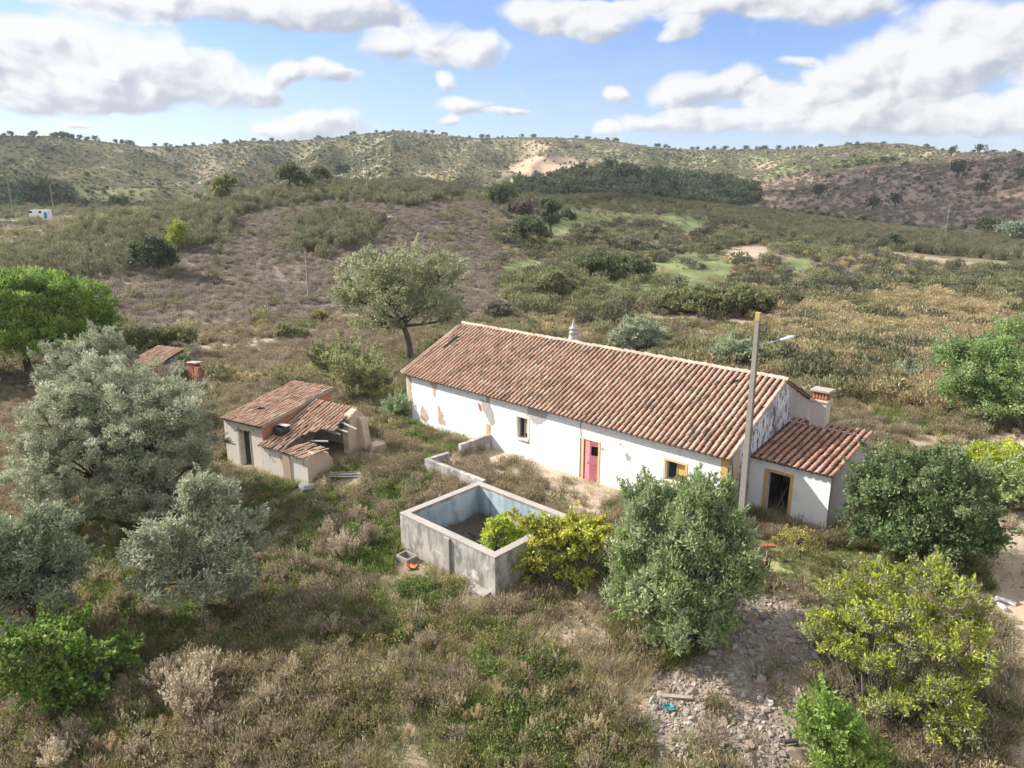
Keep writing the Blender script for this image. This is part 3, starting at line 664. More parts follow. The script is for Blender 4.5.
# ------------------------------------------------------------------ water tank and the yard walls
tank = thing('water_tank', TF(-2.7, 2.3, -1), 'roofless rectangular concrete water tank with faded blue lining', 'water tank')
TA, TB_, TT, TZ = 5.55, 4.62, .30, .80
mb = MB()
mb.box(TF, -TA, 0, 0, TT, -1.8, TZ - .06); mb.box(TF, -TA, 0, TB_ - TT, TB_, -1.8, TZ - .06)
mb.box(TF, -TA, -TA + TT, TT, TB_ - TT, -1.8, TZ - .062); mb.box(TF, -TT, 0, TT, TB_ - TT, -1.8, TZ - .062)
mb.build('wall', M['concrete'], tank)
g = MB(); k = .0; e = .008
g.box(TF, -TA + TT + .0, -TT, TT, TT + e, -1.5, TZ - .16); g.box(TF, -TA + TT, -TT, TB_ - TT - e, TB_ - TT, -1.5, TZ - .16)
g.box(TF, -TA + TT, -TA + TT + e, TT + e, TB_ - TT - e, -1.5, TZ - .16); g.box(TF, -TT - e, -TT, TT + e, TB_ - TT - e, -1.5, TZ - .16)
g.build('lining', M['tank_blue'], tank)
g = MB(); o = .015
g.box(TF, -TA - o, o, -o, TT + .02, TZ - .058, TZ); g.box(TF, -TA - o, o, TB_ - TT - .02, TB_ + o, TZ - .058, TZ)
g.box(TF, -TA - o, -TA + TT + .02, TT + .022, TB_ - TT - .022, TZ - .058, TZ); g.box(TF, -TT - .02, o, TT + .022, TB_ - TT - .022, TZ - .058, TZ)
g.build('rim', M['rim'], tank, bevel=.012)
g = MB(); g.box(TF, -2.72, -2.42, -.10, -.002, -1.6, TZ - .10); g.build('buttress', M['rim'], tank, bevel=.01)
g = MB(); g.box(TF, -TA + TT + .01, -TT - .01, TT + .01, TB_ - TT - .01, -1.5, -.78); g.build('floor', M['rim'], tank)

g = MB(); nn = 26
gv = [(a, b) for b in np.linspace(TT + .02, TB_ - TT - .02, nn) for a in np.linspace(-TA + TT + .02, -TT - .02, nn)]
zz = [-.80 + .30 * max(0, float(fbm(a * 1.1, b * 1.1, 4, 77)) - .42) + .34 * max(0, 1 - min(a + TA - TT, -TT - a, b - TT, TB_ - TT - b) / .55) * float(fbm(a * 2.2 + 5, b * 2.2, 3, 78)) for a, b in gv]
g.add([TF(a, b, z) for (a, b), z in zip(gv, zz)], [(j*nn + i, j*nn + i + 1, j*nn + nn + i + 1, j*nn + nn + i) for j in range(nn - 1) for i in range(nn - 1)]); g.build('debris', simple('dark_silt', (.10, .085, .07), .97, .1, 5, .9, .8, .05), tank, True)
hs = thing('black_hose', TF(-3, 2, -.7), 'black hose snaking over the floor of the water tank', 'hose'); g = MB(); g.tube([TF(-4.2 + .3 * k, 2.6 - .16 * k + .25 * math.sin(k * .9), -.62) for k in range(11)], .035, 6); g.build('hose', M['black_plastic'], hs, True)
yw = thing('yard_wall', HF(-12, -4.9, -1), 'low concrete wall of the yard joined to the tank corner', 'wall')
mb = MB()
def wallseg(mb, p, q, th, z0, z1a, z1b):
    p = np.array(p); q = np.array(q); d = (q - p) / np.linalg.norm(q - p); w = np.array([-d[1], d[0]])
    def V(a, z): return HF(a[0], a[1], z)
    b = [V(p, z0), V(q, z0), V(q + w * th, z0), V(p + w * th, z0)]; t = [V(p, z1a), V(q, z1b), V(q + w * th, z1b), V(p + w * th, z1a)]
    mb.prism(b, t)
wallseg(mb, (-13.71, -4.86), (-9.56, -4.86), .24, -1.6, .80, .79)
wallseg(mb, (-13.47, -4.617), (-13.47, -3.36), .24, -1., .80, .78)
wallseg(mb, (-4.05, -4.86), (.6, -4.55), .3, -1.7, .03, -.12)
wallseg(mb, (-13.90, -2.17), (-13.90, .10), .24, -.8, .79, .80)
mb.build('wall', M['concrete'], yw, bevel=.012)
# ------------------------------------------------------------------ ruined outbuilding
shed = thing('ruined_outbuilding', OF(3, 2, -.6), 'half collapsed stone outbuilding with broken terracotta roof', 'outbuilding')
US, UT = 3.05, 5.0; uzf, uzb = 1.88, 2.70; usl = (uzb - uzf) / UT; ua = math.atan(usl)
mb = MB(); odr = (1.22, 1.98, -1.0, 1.45)
panel(mb, OF(0, 0, 0), OF.e, OF.n, US, -1.8, uzf, [odr], .4)
for s0, s1 in ((0, .4), (US - .4, US)):
    pts = [(.002, -1.8), (.002, uzf), (UT, uzb), (UT, -1.8)]; mb.prism([OF(s0 + .002, t, z) for t, z in pts], [OF(s1 - .002, t, z) for t, z in pts])
panel(mb, OF(.4, UT, 0), OF.e, -OF.n, US - .8, -1.8, uzb, [], .4)
mb.build('wall', M['shed_plaster'], shed)
g = MB(); g.box(OF, odr[0] - .16, odr[0] - .002, -.02, .05, -.8, odr[3] + .1); g.box(OF, odr[1] + .002, odr[1] + .08, -.02, .05, -.8, odr[3] + .1); g.build('door_frame', M['rim'], shed, bevel=.005)
g = MB(); g.box(OF, odr[0] + .02, odr[0] + .38, .25, .30, -.7, odr[3] - .05); g.box(OF, odr[1] - .04, odr[1] - .01, .1, .6, -.7, odr[3] - .02); g.build('door', M['dark_metal'], shed)
g = MB(); g.box(OF, odr[0] - .1, odr[1] + .15, -.45, .02, -.9, -.62); g.build('door_step', M['rim'], shed, bevel=.02)
g = MB(); pts = [(-.05, 1.15), (-.02, uzf - .08), (UT - .02, uzb - .08), (UT + .1, 1.9)]
g.prism([OF(US - .0, t, z) for t, z in pts], [OF(US + .02, t, z) for t, z in pts]); g.build('brick_wall', M['brick'], shed)
mb = MB(); slu = OF.n * math.cos(ua) + Z3 * math.sin(ua); nu = -OF.n * math.sin(ua) + Z3 * math.cos(ua)
P = lambda s, t, dz: OF(s, t, uzf + t * usl + dz)
for dz, c in ((.015, (.14, .1, .08)), (-.03, (.3, .24, .2))): mb.quad(P(-.08, -.1, dz), P(US + .06, -.1, dz), P(US + .06, UT + .1, dz), P(-.08, UT + .1, dz), c)
mb.quad(P(US + .06, -.1, -.06), P(US + .06, UT + .1, -.06), P(US + .06, UT + .1, .10), P(US + .06, -.1, .10), (.34, .30, .27))
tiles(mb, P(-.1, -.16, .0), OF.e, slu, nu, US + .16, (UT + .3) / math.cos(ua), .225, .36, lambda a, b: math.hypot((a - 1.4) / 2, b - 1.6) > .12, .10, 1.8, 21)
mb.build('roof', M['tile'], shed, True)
# lower room: slumped roof, broken end wall
lz = lambda t: .98 + .36 * t
mb = MB(); panel(mb, OF(US + .003, -.22, 0), OF.e, OF.n, 1.72, -1.9, .92, [(.62, .70, .30, .58)], .4)
panel(mb, OF(US + 1.722, -.26, 0), OF.e, OF.n, 1.66, -2., .86, [], .4); mb.build('front_wall', M['shed_plaster'], shed)
def ragged(F, pts, th, axis='t', n=5, jit=.05):
    q = []
    for i, (a, z) in enumerate(pts):
        a2, z2 = pts[(i + 1) % len(pts)]
        for k in range(n): f = k / n; q.append((a + (a2 - a) * f + random.uniform(-jit, jit), z + (z2 - z) * f + random.uniform(-jit, jit)))
    return q
mb = MB(); q = ragged(OF, [(-.2, -2), (-.2, .86), (.25, 1.0), (.75, .98), (1.2, .70), (1.5, .25), (1.62, -.3), (1.55, -2)], .4)
mb.prism([OF(6.05, t, z) for t, z in q], [OF(6.44, t, z) for t, z in q])
q = ragged(OF, [(1.5, -2), (1.5, -.4), (2.3, -.55), (2.75, -.2), (2.8, 1.3), (2.95, 2.2), (3.6, 2.42), (4.0, 2.1), (4.0, -2)], .4)
mb.prism([OF(6.02, t, z) for t, z in q], [OF(6.42, t, z) for t, z in q])
q = [(5.9, -2), (5.9, 2.2), (6.7, 1.9), (6.95, .4), (7.1, -2)]
mb.prism([OF(s, 3.5, z) for s, z in q], [OF(s, 3.95, z) for s, z in q])
mb.build('broken_end_wall', M['mud'], shed)
mb = MB(); panel(mb, OF(US + .003, 3.6, 0), OF.e, OF.n, 2.95, -1.9, 2.15, [], .4); mb.build('back_wall', M['mud'], shed)
g = MB(); g.box(OF, 4.72, 5.25, -.30, -.2, -1.9, .84, j=.03); g.build('bare_patch', M['mud'], shed)
mb = MB(); la = math.atan(.36); sll = OF.n * math.cos(la) + Z3 * math.sin(la); nl = -OF.n * math.sin(la) + Z3 * math.cos(la)
def keep_low(a, b):
    if a < 1.6: return True
    if b > 1.95 + .12 * math.sin(a * 5): return a < 3.25 + .15 * math.sin(b * 6)
    return a < 1.6 + .9 * max(0, b - 1.2)
P = lambda s, t, dz: OF(s, t, lz(t) + dz)
mb.quad(P(US + .03, -.2, .03), P(US + 1.7, -.2, .03), P(US + 2.0, 3.6, .03), P(US + .03, 3.6, .03), (.14, .1, .08))
mb.quad(P(US + .03, -.2, -.02), P(US + 1.7, -.2, -.02), P(US + 2.0, 3.6, -.02), P(US + .03, 3.6, -.02), (.3, .24, .2))
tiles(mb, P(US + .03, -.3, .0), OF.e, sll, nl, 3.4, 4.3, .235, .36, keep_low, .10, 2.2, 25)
# front corner patch, slipped sideways over the wall
d2 = OF.e * .96 + Z3 * -.07; s2 = OF.n * .93 + OF.e * .25 + Z3 * .14; s2 /= np.linalg.norm(s2); n2_ = np.cross(d2, s2)
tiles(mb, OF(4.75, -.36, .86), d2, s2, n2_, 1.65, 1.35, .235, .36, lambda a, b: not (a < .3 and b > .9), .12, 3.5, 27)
mb.build('roof', M['tile'], shed, True)
g = MB()
for (a, b, c), (d, e_, f) in (((4.9, 2.0, 1.6), (6.7, 1.9, 1.55)), ((5.3, 1.2, 1.15), (6.2, 1.5, 1.2)), ((6.0, 2.6, 1.95), (7.3, 2.5, 1.75)), ((5.2, 2.2, 1.75), (6.9, 2.25, 1.6))):
    g.tube([OF(a, b, c), OF(d, e_, f)], .055, 6)
g.build('roof_beam', M['grey_wood'], shed)
g = MB(); c = (.05, .055, .06)
bx = thing('plastic_box', OF(3.55, .55, 1.3), 'black open plastic crate left on the broken outbuilding roof', 'crate')
F = Fr(OF(3.3, .5, 1.36), OF.e, OF.n)
for b in ((0, .62, 0, .03, 0, .42), (0, .62, .52, .55, .0, .45), (0, .03, .03, .52, 0, .45), (.59, .62, .03, .52, 0, .45), (.03, .59, .03, .52, 0, .03)): g.box(F, *b)
g.build('shell', M['black_plastic'], bx, bevel=.006)
g = MB(); g.box(F, -.03, .65, .3, .6, .455, .48); g.build('lid', M['render_grey'], bx)
b0 = ter1(*OF(6.9, -.55, 0)[:2])
def boulder(name, P, r, m='stone', c=(.36, .33, .30), sq=(1, .8, .6), seed=0, n=2, link_=True):
    import bmesh
    bm = bmesh.new(); bmesh.ops.create_icosphere(bm, subdivisions=n, radius=1); rn = random.Random(seed)
    pl = [(np.array([rn.gauss(0, 1), rn.gauss(0, 1), rn.gauss(0, 1)]), rn.uniform(.42, .74)) for _ in range(12)]
    for v in bm.verts:
        p = np.array(v.co)
        for d, k in pl:
            d_ = d / np.linalg.norm(d); h = p @ d_
            if h > k: p = p - d_ * (h - k)
        v.co = p * np.array(sq) * r
    me = bpy.data.meshes.new(name); bm.to_mesh(me); bm.free()
    a = me.attributes.new('Col', 'FLOAT_COLOR', 'POINT'); a.data.foreach_set('color', np.tile([*c, 1], len(me.vertices)).astype(np.float32)); me.materials.append(M[m])
    if not link_: return me
    o = link(name, me, None, P); o.rotation_euler = (0, 0, rn.uniform(0, 6)); return o
tag(boulder('boulder', OF(6.75, -.75, b0 + .18), .48, c=(.29, .285, .275), seed=3, n=3), 'pale grey boulder at the foot of the outbuilding front corner', 'boulder')
# far ruin behind the olive
o2 = np.array([-27.2, 51.5, 0.]); F2_ = Fr(o2, [.90, -.43, 0], [.43, .90, 0])
ru = thing('ruined_shed', F2_(0, 1, 0), 'low ruined shed with a scrap of tiled roof behind the olive trees', 'shed')
mb = MB(); mb.box(F2_, -1.6, 1.2, 0, 2.4, -.6, 1.35); mb.build('wall', M['mud'], ru)
mb = MB(); mb.quad(F2_(-1.7, -.1, 1.38), F2_(1.3, -.1, 1.38), F2_(1.3, 2.5, 2.1), F2_(-1.7, 2.5, 2.1), (.15, .1, .08))
sa = math.atan(.28); tiles(mb, F2_(-1.7, -.2, 1.38), F2_.e, F2_.n * math.cos(sa) + Z3 * math.sin(sa), -F2_.n * math.sin(sa) + Z3 * math.cos(sa), 3.0, 2.8, .24, .36, None, .1, 2, 31); mb.build('roof', M['tile'], ru, True)
F3_ = Fr(np.array([-24.25, 51.6, 0]), [.90, -.43, 0], [.43, .90, 0])
br = thing('brick_pier', F3_(.6, .3, 0), 'broken red brick wall stump beside the ruined shed', 'wall stump')
mb = MB(); mb.box(F3_, 0, .62, .1, .7, -.5, 1.45, j=.05); mb.box(F3_, .74, 1.25, 0, .7, -.5, 1.3, j=.06); mb.build('pier', M['brick'], br)
mb = MB(); mb.box(F3_, -.05, 1.0, 0, .7, 1.5, 1.57, j=.03); mb.build('slab', M['rim'], br)

# ------------------------------------------------------------------ poles
pl = thing('street_lamp_pole', (9.40, 26.80, 0), 'tall concrete utility pole with a small street lamp on its arm', 'utility pole')
bz = ter1(9.40, 26.80)
F = Fr([9.40, 26.80, .0], E3, N3)
def taper(F, w0, w1, z0, z1, a=0, b=0, lean=(0, 0)):
    B = [F(a + x * w0, b + y * w0 * .8, z0) for x, y in ((-1, -1), (1, -1), (1, 1), (-1, 1))]; T = [F(a + lean[0] + x * w1, b + lean[1] + y * w1 * .8, z1) for x, y in ((-1, -1), (1, -1), (1, 1), (-1, 1))]
    return B, T
mb = MB(); mb.prism(*taper(F, .14, .085, bz - .6, 8.95, lean=(-.06, 0))); mb.build('pole', M['pole_conc'], pl, bevel=.015)
mb = MB(); mb.prism(*taper(F, .1, .095, 8.953, 9.29, a=-.06)); mb.build('pole_cap', M['lichen'], pl, bevel=.015)
mb = MB()
for z in (8.55, 8.8): mb.box(F, .05, .30, -.03, .03, z, z + .05); mb.lathe(F(.27, 0, z + .05), [(.03, 0), (.05, .03), (.03, .07), (.05, .10), (.02, .14)], 8)
mb.tube([F(.08, -.08, 8.8), F(.11, -.09, 6.5), F(.16, -.12, 3.5), F(.19, -.14, 1.)], .018, 5); mb.build('cable_bracket', M['dark_metal'], pl)
mb = MB(); A = np.array([9.48, 26.75, 8.05]); B = np.array([10.12, 26.5, 8.28]); mb.tube([A - (B - A) * .2, A, B], .028, 7); mb.build('lamp_arm', M['metal'], pl)
d = (B - A) / np.linalg.norm(B - A); w = np.cross(d, Z3); w /= np.linalg.norm(w); u2 = np.cross(w, d); LF = lambda a, b, c: B + d * a + w * b + u2 * c
mb = MB(); prof = [(-.05, .05, .05), (.1, .10, .08), (.3, .14, .10), (.5, .12, .08), (.58, .05, .04)]
vs = []
for a, rw, rh in prof:
    for k in range(8): t = math.pi * k / 7; vs.append(LF(a, -math.cos(t) * rw, math.sin(t) * rh))
mb.add(vs, [(i*8 + k, i*8 + k + 1, i*8 + k + 9, i*8 + k + 8) for i in range(4) for k in range(7)] + [tuple(range(8))[::-1], tuple(range(32, 40))]); hd = mb.build('lamp_head', M['metal'], pl, True)
mb = MB(); mb.prism([LF(a, b, -.03) for a, b in ((.08, -.08), (.5, -.10), (.5, .10), (.08, .08))], [LF(a, b, -.004) for a, b in ((.08, -.1), (.5, -.12), (.5, .12), (.08, .1))]); mb.build('lamp_lens', M['lens'], hd)

def wood_pole(px, py, top, label, arm=True, m='wood', hmax=9.):
    P = gp(px, py); D = np.linalg.norm(P - CAM); h = min(hmax, (py - top) * D / FPX * 1.0)
    o = thing('utility_pole', P, label, 'utility pole', 'distant power line poles')
    mb = MB(); r = max(.13, .45 * D / FPX); mb.tube([P - Z3 * .4, P + Z3 * h], [r, r * .75], 7); mb.build('pole', M[m], o)
    if arm:
        mb = MB(); mb.box(Fr(P, RT, FW * [1, 1, 0]), -.75, .75, -.09, .09, h - .45, h - .3)
        for k in (-.65, 0, .65): mb.lathe(P + RT * k + Z3 * (h - .3), [(.07, 0), (.09, .08), (.05, .22)], 6)
        mb.build('crossarm', M[m], o)
wood_pole(95, 309, 268, 'wooden pole with crossarm standing behind the bright green pine', True, 'bark', 7)
wood_pole(309, 300, 254, 'thin pole on the purple brown slope left of the cork oak', True, 'wood', 9)
wood_pole(368, 200, 166, 'pale pole on the hilltop above the cork oak', False, 'pole_conc', 10)
wood_pole(404, 184, 162, 'pole on the hilltop furthest right along the crest', True, 'wood', 9)
wood_pole(944, 244, 212, 'pale concrete post among the grey broom at right', False, 'pole_conc', 10)
wood_pole(14, 219, 186, 'leftmost roadside pole under the dark trees', False, 'pole_conc', 12)
wood_pole(55, 218, 191, 'roadside pole just right of the white van', False, 'pole_conc', 12)
wood_pole(98, 217, 197, 'roadside pole before the dark valley bushes', False, 'pole_conc', 12)

# ------------------------------------------------------------------ far road and van
P = gp(42, 220)
V0 = np.array([P[0], P[1], 0]); F = Fr([P[0], P[1], P[2]], [1, .05, 0], [-.05, 1, 0]); k = np.linalg.norm(P - CAM) / FPX
vn = thing('parked_van', P, 'white van with blue panel parked beside the valley road', 'van')
mb = MB(); pr = [(-2.4, .35), (-2.4, 1.5), (-2.0, 2.45), (2.1, 2.5), (2.2, .35)]
mb.prism([F(s, -1, z) for s, z in pr], [F(s, 1, z) for s, z in pr]); mb.build('body', M['car_white'], vn, bevel=.12)
mb = MB(); mb.box(F, 1.2, 2.0, -1.03, -1.0, .6, 1.9); mb.build('panel', M['blue_plastic'], vn)
for q in ((-2.3, -1.5), (.1, .7)): mb = MB(); mb.box(F, *q, -1.03, -1.0, 1.7, 2.2); mb.build('window', M['glass'], vn)
for s in (-1.5, 1.4):
    mb = MB(); mb.tube([F(s, -1.05, .36), F(s, -.8, .36)], .36, 14); w = mb.build('wheel', M['tyre'], vn)
    mb = MB(); mb.tube([F(s, -1.07, .36), F(s, -1.052, .36)], .2, 10); mb.build('rim', M['metal'], w)
# road strip following the terrain
rp = [gp(x, y) for x, y in ((-60, 223), (0, 221), (40, 221.5), (80, 220.5), (110, 220))]
vs = []; 
for p in rp: 
    for o in (-2.2, 2.2): vs.append((p[0], p[1] + o, ter1(p[0], p[1] + o) + .12))
me = mesh_np('road', np.array(vs), np.array([(2*i, 2*i + 2, 2*i + 3, 2*i + 1) for i in range(len(rp) - 1)]), None, simple('road_gravel', (.42, .39, .36), .95, .1))
tag(link('road', me), kind='structure')
# far white building
P = gp(508, 178); F = Fr(P, [1, 0, 0], [0, 1, 0])
fh = thing('far_house', P, 'tiny white house with pink roof at the foot of the far hill', 'house')
mb = MB(); mb.box(F, -5, 5, 0, 5, -1, 2.8); mb.build('wall', M['whitewash'], fh)
mb = MB(); mb.prism([F(-5.3, -.3, 2.8), F(-5.3, 5.3, 2.8), F(-5.3, 2.5, 4.2)], [F(5.3, -.3, 2.8), F(5.3, 5.3, 2.8), F(5.3, 2.5, 4.2)], (.45, .25, .2)); mb.build('roof', M['tile'], fh)
# ------------------------------------------------------------------ foliage
def unit(v): return v / (np.linalg.norm(v, axis=-1, keepdims=True) + 1e-9)
def leaf_quads(c, axis, nor, L, Wd):
    side = unit(np.cross(axis, nor)); n = len(c)
    V = np.empty((n, 4, 3)); L = np.broadcast_to(L, n)[:, None]; Wd = np.broadcast_to(Wd, n)[:, None]
    V[:, 0] = c - axis * L / 2; V[:, 1] = c + side * Wd / 2 + nor * Wd * .12; V[:, 2] = c + axis * L / 2; V[:, 3] = c - side * Wd / 2 + nor * Wd * .12
    return V.reshape(-1, 3), np.arange(4 * n).reshape(n, 4)
def clump_leaves(cen, rad, n, L, Wd, cols, up=.3, outw=.8, sq=.8, jit=.9, shell=.45, cvar=.22):
    """n leaves round each clump centre; colours vary per clump and per leaf (no shading painted in)"""
    K = len(cen); idx = np.repeat(np.arange(K), n)
    d = unit(rng.normal(size=(len(idx), 3))); rr = (shell + (1 - shell) * rng.random(len(idx)) ** .6) * np.asarray(rad)[idx]
    c = cen[idx] + d * rr[:, None] * np.array([1, 1, sq])
    ax = unit(d * outw + rng.normal(size=d.shape) * jit * .6 + np.array([0, 0, up]))
    no = unit(np.cross(ax, rng.normal(size=d.shape)) + d * .5)
    no = unit(no - ax * np.sum(no * ax, -1, keepdims=True))
    s = rng.uniform(.7, 1.25, len(idx))
    V, F = leaf_quads(c, ax, no, L * s, Wd * s)
    cols = np.array(cols); ck = cols[rng.integers(0, len(cols), K)] * rng.uniform(1 - cvar, 1 + cvar, (K, 1))
    cc = ck[idx] * .65 + cols[rng.integers(0, len(cols), len(idx))] * .35
    cc = cc * rng.uniform(.8, 1.2, (len(idx), 1))
    return V, F, np.repeat(cc, 4, 0)
def blob_clumps(b, per, lower=-.55, nf=1., k0=.5, k1=.52, rag=.76):
    """clump centres over an ellipsoid: c, rx, ry(depth), rz ; per = clump radius"""
    c, r = np.array(b[0]), np.array(b[1])
    area = 4 * math.pi * ((r[0]*r[1])**1.6 / 3 + (r[0]*r[2])**1.6 / 3 + (r[1]*r[2])**1.6 / 3) ** (1/1.6)
    n = max(4, int(1.15 * nf * area / (per * per * 2.2)))
    d = unit(rng.normal(size=(n * 2, 3))); d = d[d[:, 2] > lower][:n]
    k = k0 + k1 * rng.random(len(d)) ** .8
    k = k * (1 - rag / 2 + rag * fbm(d[:, 0] * 1.9 + c[0], d[:, 1] * 1.9 + d[:, 2] * 2.3 + c[1], 3, 5))
    return c + d * r * k[:, None]
def curve_pts(a, b, n=5, sag=.12):
    a, b = np.asarray(a, float), np.asarray(b, float); L = np.linalg.norm(b - a); q = rng.normal(size=3) * L * sag
    return [a + (b - a) * t + q * math.sin(math.pi * t) * .6 + Z3 * math.sin(math.pi * t) * L * .06 for t in np.linspace(0, 1, n)]
def px_blobs(base, blobs):
    """ellipses given as seen from the camera (centre, half sizes) become ellipsoids standing over the base, dd metres behind it"""
    o = []
    hn = base - CAM; hn = hn * [1, 1, 0]; hn /= np.linalg.norm(hn)
    for bl in blobs:
        cx, cy, rx, ry = bl[:4]; dd = bl[4] if len(bl) > 4 else 0; dk = bl[5] if len(bl) > 5 else .9
        c = on_plane(cx, cy, base + hn * dd, hn); D = (c - CAM) @ FW; m = D / FPX
        o.append((c, (rx * m, rx * m * dk, ry * m * 1.02)))
    return o
def plant(name, base, blobs, spec, label, cat, group=None, trunk=None, fol='crown', woodname='trunk'):
    """trunk = (fork height, radius, material) or None for many-stemmed shrubs"""
    base = np.asarray(base, float); o = thing(name, base, label, cat, group)
    L, Wd, cols = spec['L'], spec['W'], spec['cols']; per = spec.get('clump', .35); VV = []; FF = []; CC = []; nb = 0; cl_all = []
    for b in blobs:
        cl = blob_clumps(b, per, spec.get('lower', -.55), spec.get('nf', 1.), spec.get('k0', .5), spec.get('k1', .52), spec.get('rag', .76)); cl = cl[cl[:, 2] > base[2] + .05]
        if not len(cl): continue
        area = math.pi * per * per; n = max(6, int(.72 * spec.get('cov', 2.2) * area / (.5 * L * Wd)))
        V, F, C = clump_leaves(cl, per * rng.uniform(.65, 1.3, len(cl)), n, L, Wd, cols, spec.get('up', .3), spec.get('outw', .8), spec.get('sq', .8), spec.get('jit', .9), spec.get('shell', .3), spec.get('cvar', .22))
        VV.append(V); FF.append(F + nb); CC.append(C); nb += len(V); cl_all.append((b[0], cl))
    ns = spec.get('sprays', 0)
    if ns and cl_all:
        allc = np.concatenate([q[1] for q in cl_all]); ctr = allc.mean(0); cc = []; aa = []
        far_ = np.linalg.norm((allc - ctr) * [1, 1, 1.2], axis=1); far_ /= far_.max(); cand = np.flatnonzero(far_ > .45)
        for k in rng.choice(cand, ns):
            p0 = allc[k]; d = unit(unit(p0 - ctr) * .8 + rng.normal(size=3) * .45 + [0, 0, spec.get('spray_up', .5)]); ln = spec.get('spray_len', .7) * rng.uniform(.5, 1.3); m_ = int(16 + 30 * ln / .7)
            f = rng.random(m_); p = p0 + d * (f * ln)[:, None] + Z3 * (-.25 * spec.get('droop', .0) * (f * ln) ** 2)[:, None] + rng.normal(size=(m_, 3)) * (.10 * (1 - .6 * f) * ln)[:, None]
            cc.append(p); aa.append(unit(d + rng.normal(size=(m_, 3)) * .6))
        cc = np.concatenate(cc); aa = np.concatenate(aa); no = unit(np.cross(aa, rng.normal(size=aa.shape))); s_ = rng.uniform(.7, 1.2, len(cc))
        V, F = leaf_quads(cc, aa, no, L * s_, Wd * s_); cs_ = np.array(cols)[rng.integers(0, len(cols), len(cc))] * rng.uniform(.8, 1.2, (len(cc), 1))
        VV.append(V); FF.append(F + nb); CC.append(np.repeat(cs_, 4, 0)); nb += len(V)
    if not VV: raise RuntimeError(label)
    V = np.concatenate(VV); F = np.concatenate(FF); C = np.concatenate(CC)
    lk = np.flatnonzero(V[:, 2] < base[2] + 2.5)
    if len(lk): g = tfast(V[lk, 0], V[lk, 1]); V[lk, 2] = np.where(V[lk, 2] < g + .02, g + .02 + rng.random(len(lk)) * .05, V[lk, 2])
    link(fol, mesh_np(fol, V - base, F, C, M[spec.get('mat', 'leaf')]), o)
    mb = MB()
    bk = spec.get('barkcol', (.5, .5, .5))
    if trunk:
        fh, tr, tm = trunk[:3]; lean = np.array(trunk[3]) if len(trunk) > 3 else np.array([0, 0])
        fork = base + Z3 * fh + np.array([lean[0], lean[1], 0])
        pts = curve_pts(base - Z3 * .3, fork, 5, .06); mb.tube(pts, [tr * 1.35, tr * 1.05, tr * .95, tr * .9, tr * .85], 9)
        for c, cl in cl_all:
            c = np.array(c); tgt = c - Z3 * .15; p = curve_pts(fork - Z3 * .1, tgt, 6, .10); mb.tube(p, np.linspace(tr * .62, tr * .26, 6), 6)
            pick = cl[rng.permutation(len(cl))[:min(len(cl), spec.get('twigs', 14))]]
            for q in pick:
                s = p[rng.integers(2, 6)]; mb.tube(curve_pts(s, q, 4, .12), np.linspace(tr * .2, tr * .05, 4), 4, cap=False)
    else:
        tm = 'pale_bark'
        for c, cl in cl_all:
            pick = cl[rng.permutation(len(cl))[:min(len(cl), spec.get('twigs', 10))]]
            for q in pick:
                s = base + np.array([*(rng.normal(size=2) * .15), -.1]); s[:2] += (np.array(c)[:2] - base[:2]) * spec.get('spread', .35); s[2] = float(tfast(s[:1], s[1:2])[0]) - .05
                mb.tube(curve_pts(s, q, 4, .08), np.linspace(spec.get('stem', .03), .008, 4), 4, cap=False)
    mb.build(woodname if trunk else 'stems', M[tm], o, True)
    return o
OLIVE = dict(L=.15, W=.055, cols=[(.25, .27, .175), (.32, .34, .235), (.19, .215, .125), (.40, .41, .31)], clump=.36, cov=1.6, up=.45, outw=.8, mat='silver_leaf', shell=.05, nf=.8, cvar=.3, rag=.95, sprays=150, spray_len=.6, spray_up=.5)
def sp(base, **k): d = dict(base); d.update(k); return d
PINE = dict(L=.42, W=.085, cols=[(.175, .265, .055), (.235, .33, .075), (.12, .195, .04)], clump=.62, cov=2.8, up=.5, outw=1.2, jit=.6, lower=-.5, shell=.5, cvar=.4, nf=.5, k0=.8, k1=.25, rag=.55, sq=.85)
CORK = dict(L=.24, W=.13, cols=[(.30, .32, .18), (.38, .39, .24), (.24, .265, .14)], clump=.5, cov=.8, up=.4, shell=.05, nf=.7, cvar=.3, twigs=10, rag=.9, sprays=60, spray_len=1.2, spray_up=.4)
DARKG = dict(L=.15, W=.085, cols=[(.105, .155, .06), (.14, .195, .08), (.08, .125, .045), (.20, .245, .13)], clump=.38, cov=1.8, up=.4, shell=.1, nf=.8, cvar=.35, k0=.42, k1=.66, rag=1.1, sprays=140, spray_len=.75)
YG = dict(L=.14, W=.065, cols=[(.31, .36, .045), (.38, .41, .065), (.23, .28, .045)], clump=.30, cov=1.5, up=.7, shell=.1, twigs=60, stem=.018, nf=.7, cvar=.3, rag=1., sprays=50, spray_len=.5)

